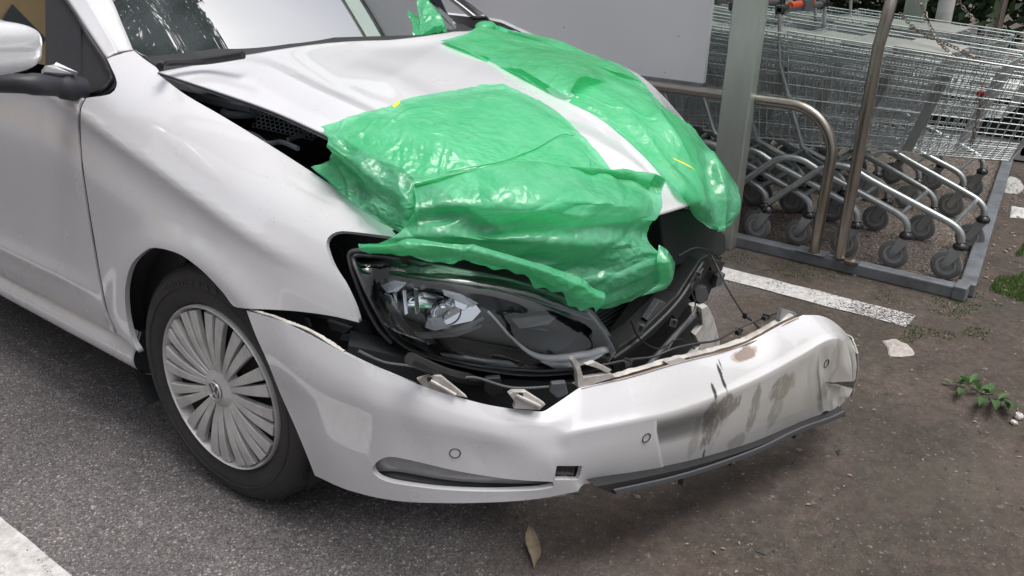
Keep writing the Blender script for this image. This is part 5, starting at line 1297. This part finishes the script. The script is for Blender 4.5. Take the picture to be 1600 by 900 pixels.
# gravel and grit
def scatter(name,n,region,size,mats,seed,label,zf=0.):
    rg=np.random.default_rng(seed); V=[];F=[]
    base=np.array([(1,0,0),(0,1,0),(-1,0,0),(0,-1,0),(0,0,.7),(0,0,-.7)],float); bf=[(0,1,4),(1,2,4),(2,3,4),(3,0,4),(1,0,5),(2,1,5),(3,2,5),(0,3,5)]
    k=0
    while k<n:
        p=region(rg)
        if p is None: continue
        s=size*rg.lognormal(0,.45); a=rg.random()*6.28; m=np.array([[math.cos(a),-math.sin(a),0],[math.sin(a),math.cos(a),0],[0,0,1]])
        b=(base*(1+rg.normal(0,.18,(6,3)))*s*np.array([1,rg.uniform(.5,.9),rg.uniform(.4,.8)]))@m.T+np.array([p[0],p[1],zf+s*.12])
        o=len(V); V+=b.tolist(); F+=[tuple(i+o for i in f) for f in bf]; k+=1
    me=bpy.data.meshes.new(name); me.from_pydata(V,[],F); me.update()
    for m in mats: me.materials.append(M[m])
    mi=rg.integers(0,len(mats),n); me.polygons.foreach_set('material_index',np.repeat(mi,8)); o=link(name,me); tag(o,label,None,kind='stuff'); return o
M['grit_a']=simple('pale_grit',(.17,.155,.145),.8); M['grit_b']=simple('brown_grit',(.13,.105,.09),.9); M['grit_c']=simple('dark_grit',(.06,.055,.052),.9)
def reg_near(rg):
    x,y=rg.uniform(-20,1620),rg.uniform(420,920); p=at(x,y,Z=0)
    if rg.random()>.35+.65*(p[0]*.62-p[1]*1.05>.7): return None
    return p
scatter('grit',5200,reg_near,.0026,['grit_a','grit_b','grit_b','grit_c'],3,'loose grit on asphalt and soil')
def reg_soil(rg):
    p=(rg.uniform(.2,5.2),rg.uniform(-2.2,-.5))
    if p[0]*.62-p[1]*1.05<1.0 or p[0]>2.6 and p[1]>-1.1: return None
    return p
scatter('gravel',2600,reg_soil,.0046,['grit_a','grit_b','grit_b','grit_c','grit_c'],5,'small stones on the soil')
def reg_bay(rg): return (rg.uniform(2.63,5.2),rg.uniform(-1.1,.6))
scatter('gravel',2600,reg_bay,.0055,['grit_a','grit_b','grit_b','grit_c'],7,'grit and leaf litter inside the bay',.008)
# leaf litter outside the bay corner
def flakes(name,n,reg,size,mat,seed,label):
    rg=np.random.default_rng(seed); V=[];F=[]
    for _ in range(n):
        p=reg(rg); s=size*rg.uniform(.5,1.4); a=rg.random()*6.28; b=np.array([(-1,0,0),(0,-.45,.25),(1,0,0),(0,.45,.2)])*s; c,d=math.cos(a),math.sin(a)
        b=b@np.array([[c,-d,0],[d,c,0],[0,0,1]]).T+np.array([p[0],p[1],.004]); o=len(V); V+=b.tolist(); F+=[(o,o+1,o+2),(o,o+2,o+3)]
    me=bpy.data.meshes.new(name); me.from_pydata(V,[],F); tag(link(name,me,mat),label,kind='stuff')
flakes('leaf_litter',420,lambda rg:(rg.uniform(2.65,5),rg.uniform(-1.6,-.4)),.012,'leafdry',11,'dry leaf flakes around the bay')
flakes('leaf_litter',160,lambda rg:(rg.uniform(.4,2.6),rg.uniform(-2,-.9)),.006,'leafdry',12,'dry leaf crumbs on the soil')
# grass
def grass(name,n,reg,h,seed,label):
    rg=np.random.default_rng(seed); V=[];F=[]
    for _ in range(n):
        p=reg(rg)
        if p is None: continue
        a=rg.random()*6.28; hh=h*rg.uniform(.4,1.2); l=rg.uniform(0,.7)*hh; w=rg.uniform(.0012,.0028); c,s=math.cos(a),math.sin(a); b=rg.random()*6.28; o=len(V)
        V+=[(p[0]-c*w,p[1]-s*w,0),(p[0]+c*w,p[1]+s*w,0),(p[0]+math.cos(b)*l*.4+c*w*.7,p[1]+math.sin(b)*l*.4+s*w*.7,hh*.6),(p[0]+math.cos(b)*l*.4-c*w*.7,p[1]+math.sin(b)*l*.4-s*w*.7,hh*.6),(p[0]+math.cos(b)*l,p[1]+math.sin(b)*l,hh)]
        F+=[(o,o+1,o+2,o+3),(o+3,o+2,o+4)]
    me=bpy.data.meshes.new(name); me.from_pydata(V,[],F); tag(link(name,me,'grass'),label,kind='stuff')
def rg_(rg):
    x=rg.uniform(2.3,4.6); y=-1.2-abs(rg.normal(0,.20))-.03*(x-2.3)
    e=vnoise(np.array([x,y,0.]),4,2)
    if y>-1.215+.07*e or (e<-.1) or x<2.55+.3*e: return None
    return (x,y)
grass('grass',15000,rg_,.022,4,'short green grass beside the bay')
def rg2(rg):
    x=rg.uniform(1.9,2.7); y=rg.uniform(-1.3,-1.05); e=vnoise(np.array([x,y,0.]),9,5); return (x,y) if e>.25 else None
grass('moss_tufts',2500,rg2,.008,6,'sparse moss and tufts at the bay corner')
def rg3(rg):
    x=rg.uniform(2.35,2.56); y=rg.uniform(-1.2,.2); e=vnoise(np.array([x,y,0.]),8,7); return (x,y) if e>.15 else None
grass('moss_tufts',2600,rg3,.006,8,'moss along the foot of the base rail')
# ================================================================== BACKGROUND
def tree(name,loc,trunk_h,crown_c,crown_r,nleaf,label,seed,leafs=.09,dens_scale=1.1,thr=-.05,cat='tree'):
    rg=np.random.default_rng(seed); root=tag(empty(name,loc),label,cat); mb=MB()
    cc=np.array(crown_c)-np.array(loc)
    mb.tube(catmull([(0,0,0),(.1,.05,trunk_h*.5),(cc[0]*.4,cc[1]*.4,trunk_h)],6),list(np.linspace(.16,.10,13)),10)
    tips=[]
    for i in range(16):
        d=rg.normal(size=3); d/=np.linalg.norm(d); e=cc+d*np.array(crown_r)*.8; s=np.array([cc[0]*.4,cc[1]*.4,trunk_h])
        m=(s+e)/2+rg.normal(0,.25,3); pts=catmull([s,m,e],6); mb.tube(pts,list(np.linspace(.06,.008,len(pts))),6,cap=False)
        for _ in range(5):
            j=rg.integers(4,len(pts)); f=pts[j]+rg.normal(0,.8,3)*np.array(crown_r)*.35; mb.tube([pts[j],(pts[j]+f)/2+rg.normal(0,.06,3),f],[.02,.012,.004],5,cap=False)
    mb.build('trunk','wood',root,True)
    V=[];F=[]; n=0
    while n<nleaf:
        m=4000; p=rg.normal(size=(m,3)); p/=np.linalg.norm(p,axis=1)[:,None]; p*=rg.random((m,1))**.4; p=cc+p*np.array(crown_r)
        d=vnoise(p,dens_scale,seed)+.5*vnoise(p,dens_scale*2.3,seed+1); p=p[d>thr][:nleaf-n]
        if len(p)==0: continue
        a=rg.normal(size=(len(p),3)); a/=np.linalg.norm(a,axis=1)[:,None]; b=np.cross(a,rg.normal(size=(len(p),3))); b/=np.linalg.norm(b,axis=1)[:,None]
        s=leafs*rg.uniform(.6,1.3,(len(p),1)); q=np.stack([p-a*s,p+b*s*.42,p+a*s,p-b*s*.42],1).reshape(-1,3); o=len(V); V+=q.tolist(); F+=[(o+4*i,o+4*i+1,o+4*i+2,o+4*i+3) for i in range(len(p))]; n+=len(p)
    me=bpy.data.meshes.new('crown'); me.from_pydata(V,[],F); link('crown',me,'leaf',root)
    return root
#TREES
tree('broadleaf_tree',(-3.8,4.2,0),4.4,(.05,1.7,7.1),(2.5,1.9,1.0),30000,'broadleaf tree whose dark branches are mirrored in the windscreen',3,.055,1.3,.0)
tree('broadleaf_tree',(-11.5,2.5,0),3.2,(-11.5,2.5,5.6),(3,3,2.4),9000,'bushy tree across the car park, unseen, added for reflections',5,.16,.8,-.1)  # out of view, added to be mirrored in the car side
def hedge():
    rg=np.random.default_rng(9); V=[];F=[]; n=70000
    p=np.stack([rg.uniform(8.0,9.8,n),rg.uniform(-6,9,n),rg.random(n)**.8*3.2],1); d=vnoise(p,.9,3)+.5*vnoise(p,2.3,4); p=p[d>-.3]; p[:,0]+=.5*vnoise(p,1.1,8)
    a=rg.normal(size=p.shape); a/=np.linalg.norm(a,axis=1)[:,None]; b=np.cross(a,rg.normal(size=p.shape)); b/=np.linalg.norm(b,axis=1)[:,None]; s=.085*rg.uniform(.5,1.3,(len(p),1))
    q=np.stack([p-a*s,p+b*s*.45,p+a*s,p-b*s*.45],1).reshape(-1,3)
    me=bpy.data.meshes.new('hedge'); me.from_pydata(q.tolist(),[],[(4*i,4*i+1,4*i+2,4*i+3) for i in range(len(p))]); root=tag(empty('hedge',(8.9,1.5,0)),'dark evergreen hedge behind the trolley bay','hedge')
    link('foliage',me,'leaf',root); mb=MB()
    for i in range(26): y=-5.8+i*.58; mb.tube([(9,y,0),(9+.1*math.sin(i),y+.1,1.2),(8.9,y-.1,2.4)],[.04,.03,.012],6)
    mb.build('stems','wood',root,True); rebase(root)
hedge()
pp=at(1476,20,X=6.6); tag(MB().tube([(pp[0],pp[1],0),(pp[0],pp[1],3.)],.06,14).build('lamp_post','concrete',None,True),'plain grey post standing before the dark hedge','post')
# beige house mirrored in the door glass, pale one added for paint reflections
def house(loc,size,mat,label,rz=0,roofh=1.6):
    root=tag(empty('house',loc,rz),label,'house'); w,d,h=size
    MB().box((0,0,h/2),(w,d,h)).build('wall',mat,root)
    MB().add([(-w/2-.5,-d/2-.5,h),(w/2+.5,-d/2-.5,h),(w/2+.5,d/2+.5,h),(-w/2-.5,d/2+.5,h),(-w/2,0,h+roofh),(w/2,0,h+roofh)],[(0,1,5,4),(2,3,4,5),(1,2,5),(3,0,4),(3,2,1,0)]).build('roof','roof',root)
    for i in range(int(w/2.4)):
        for z in ((1.5,4.2) if h>5 else (1.5,)):
            wd=MB().box((-w/2+1.4+i*2.4,-d/2-.02,z),(1.0,.1,1.2)).build('window','winglass',root); 
            MB().box((-w/2+1.4+i*2.4,-d/2-.03,z-.66),(1.2,.2,.08)).build('sill','concrete',wd)
house((-7.5,18,0),(9,6,6.6),'plaster','beige house beyond the car park, mirrored in the door window',R(12))
house((-15,6,0),(10,6,5.6),'concrete','pale rendered house facing the car side, unseen, added for reflections',R(75))

for i,(x,y,h,r,lb) in enumerate(((-8.5,-6.5,5.4,2.6,'tall rounded tree at the car park corner, mirrored in the headlight'),(-13,-1.5,6.2,3.0,'unseen wide dark tree across the car park, added for dark paint reflections'),(-3.,-11,5.6,2.8,'unseen tree behind the camera, added for reflections'),(5,-12,5.,2.6,'unseen tree behind the camera past the bay end, added for reflections'),(9,14,6.5,3.,'unseen tall tree behind the trolley shelter, added for reflections'),(1.5,19,6,3.2,'unseen tree at the far end of the parking row, added for reflections'))):  # all but the first are unseen, added for dark reflections on the paint
    tree('broadleaf_tree',(x,y,0),h*.5,(x,y,h),(r,r,r*.75),7000,lb,20+i,.17,.7,-.15)
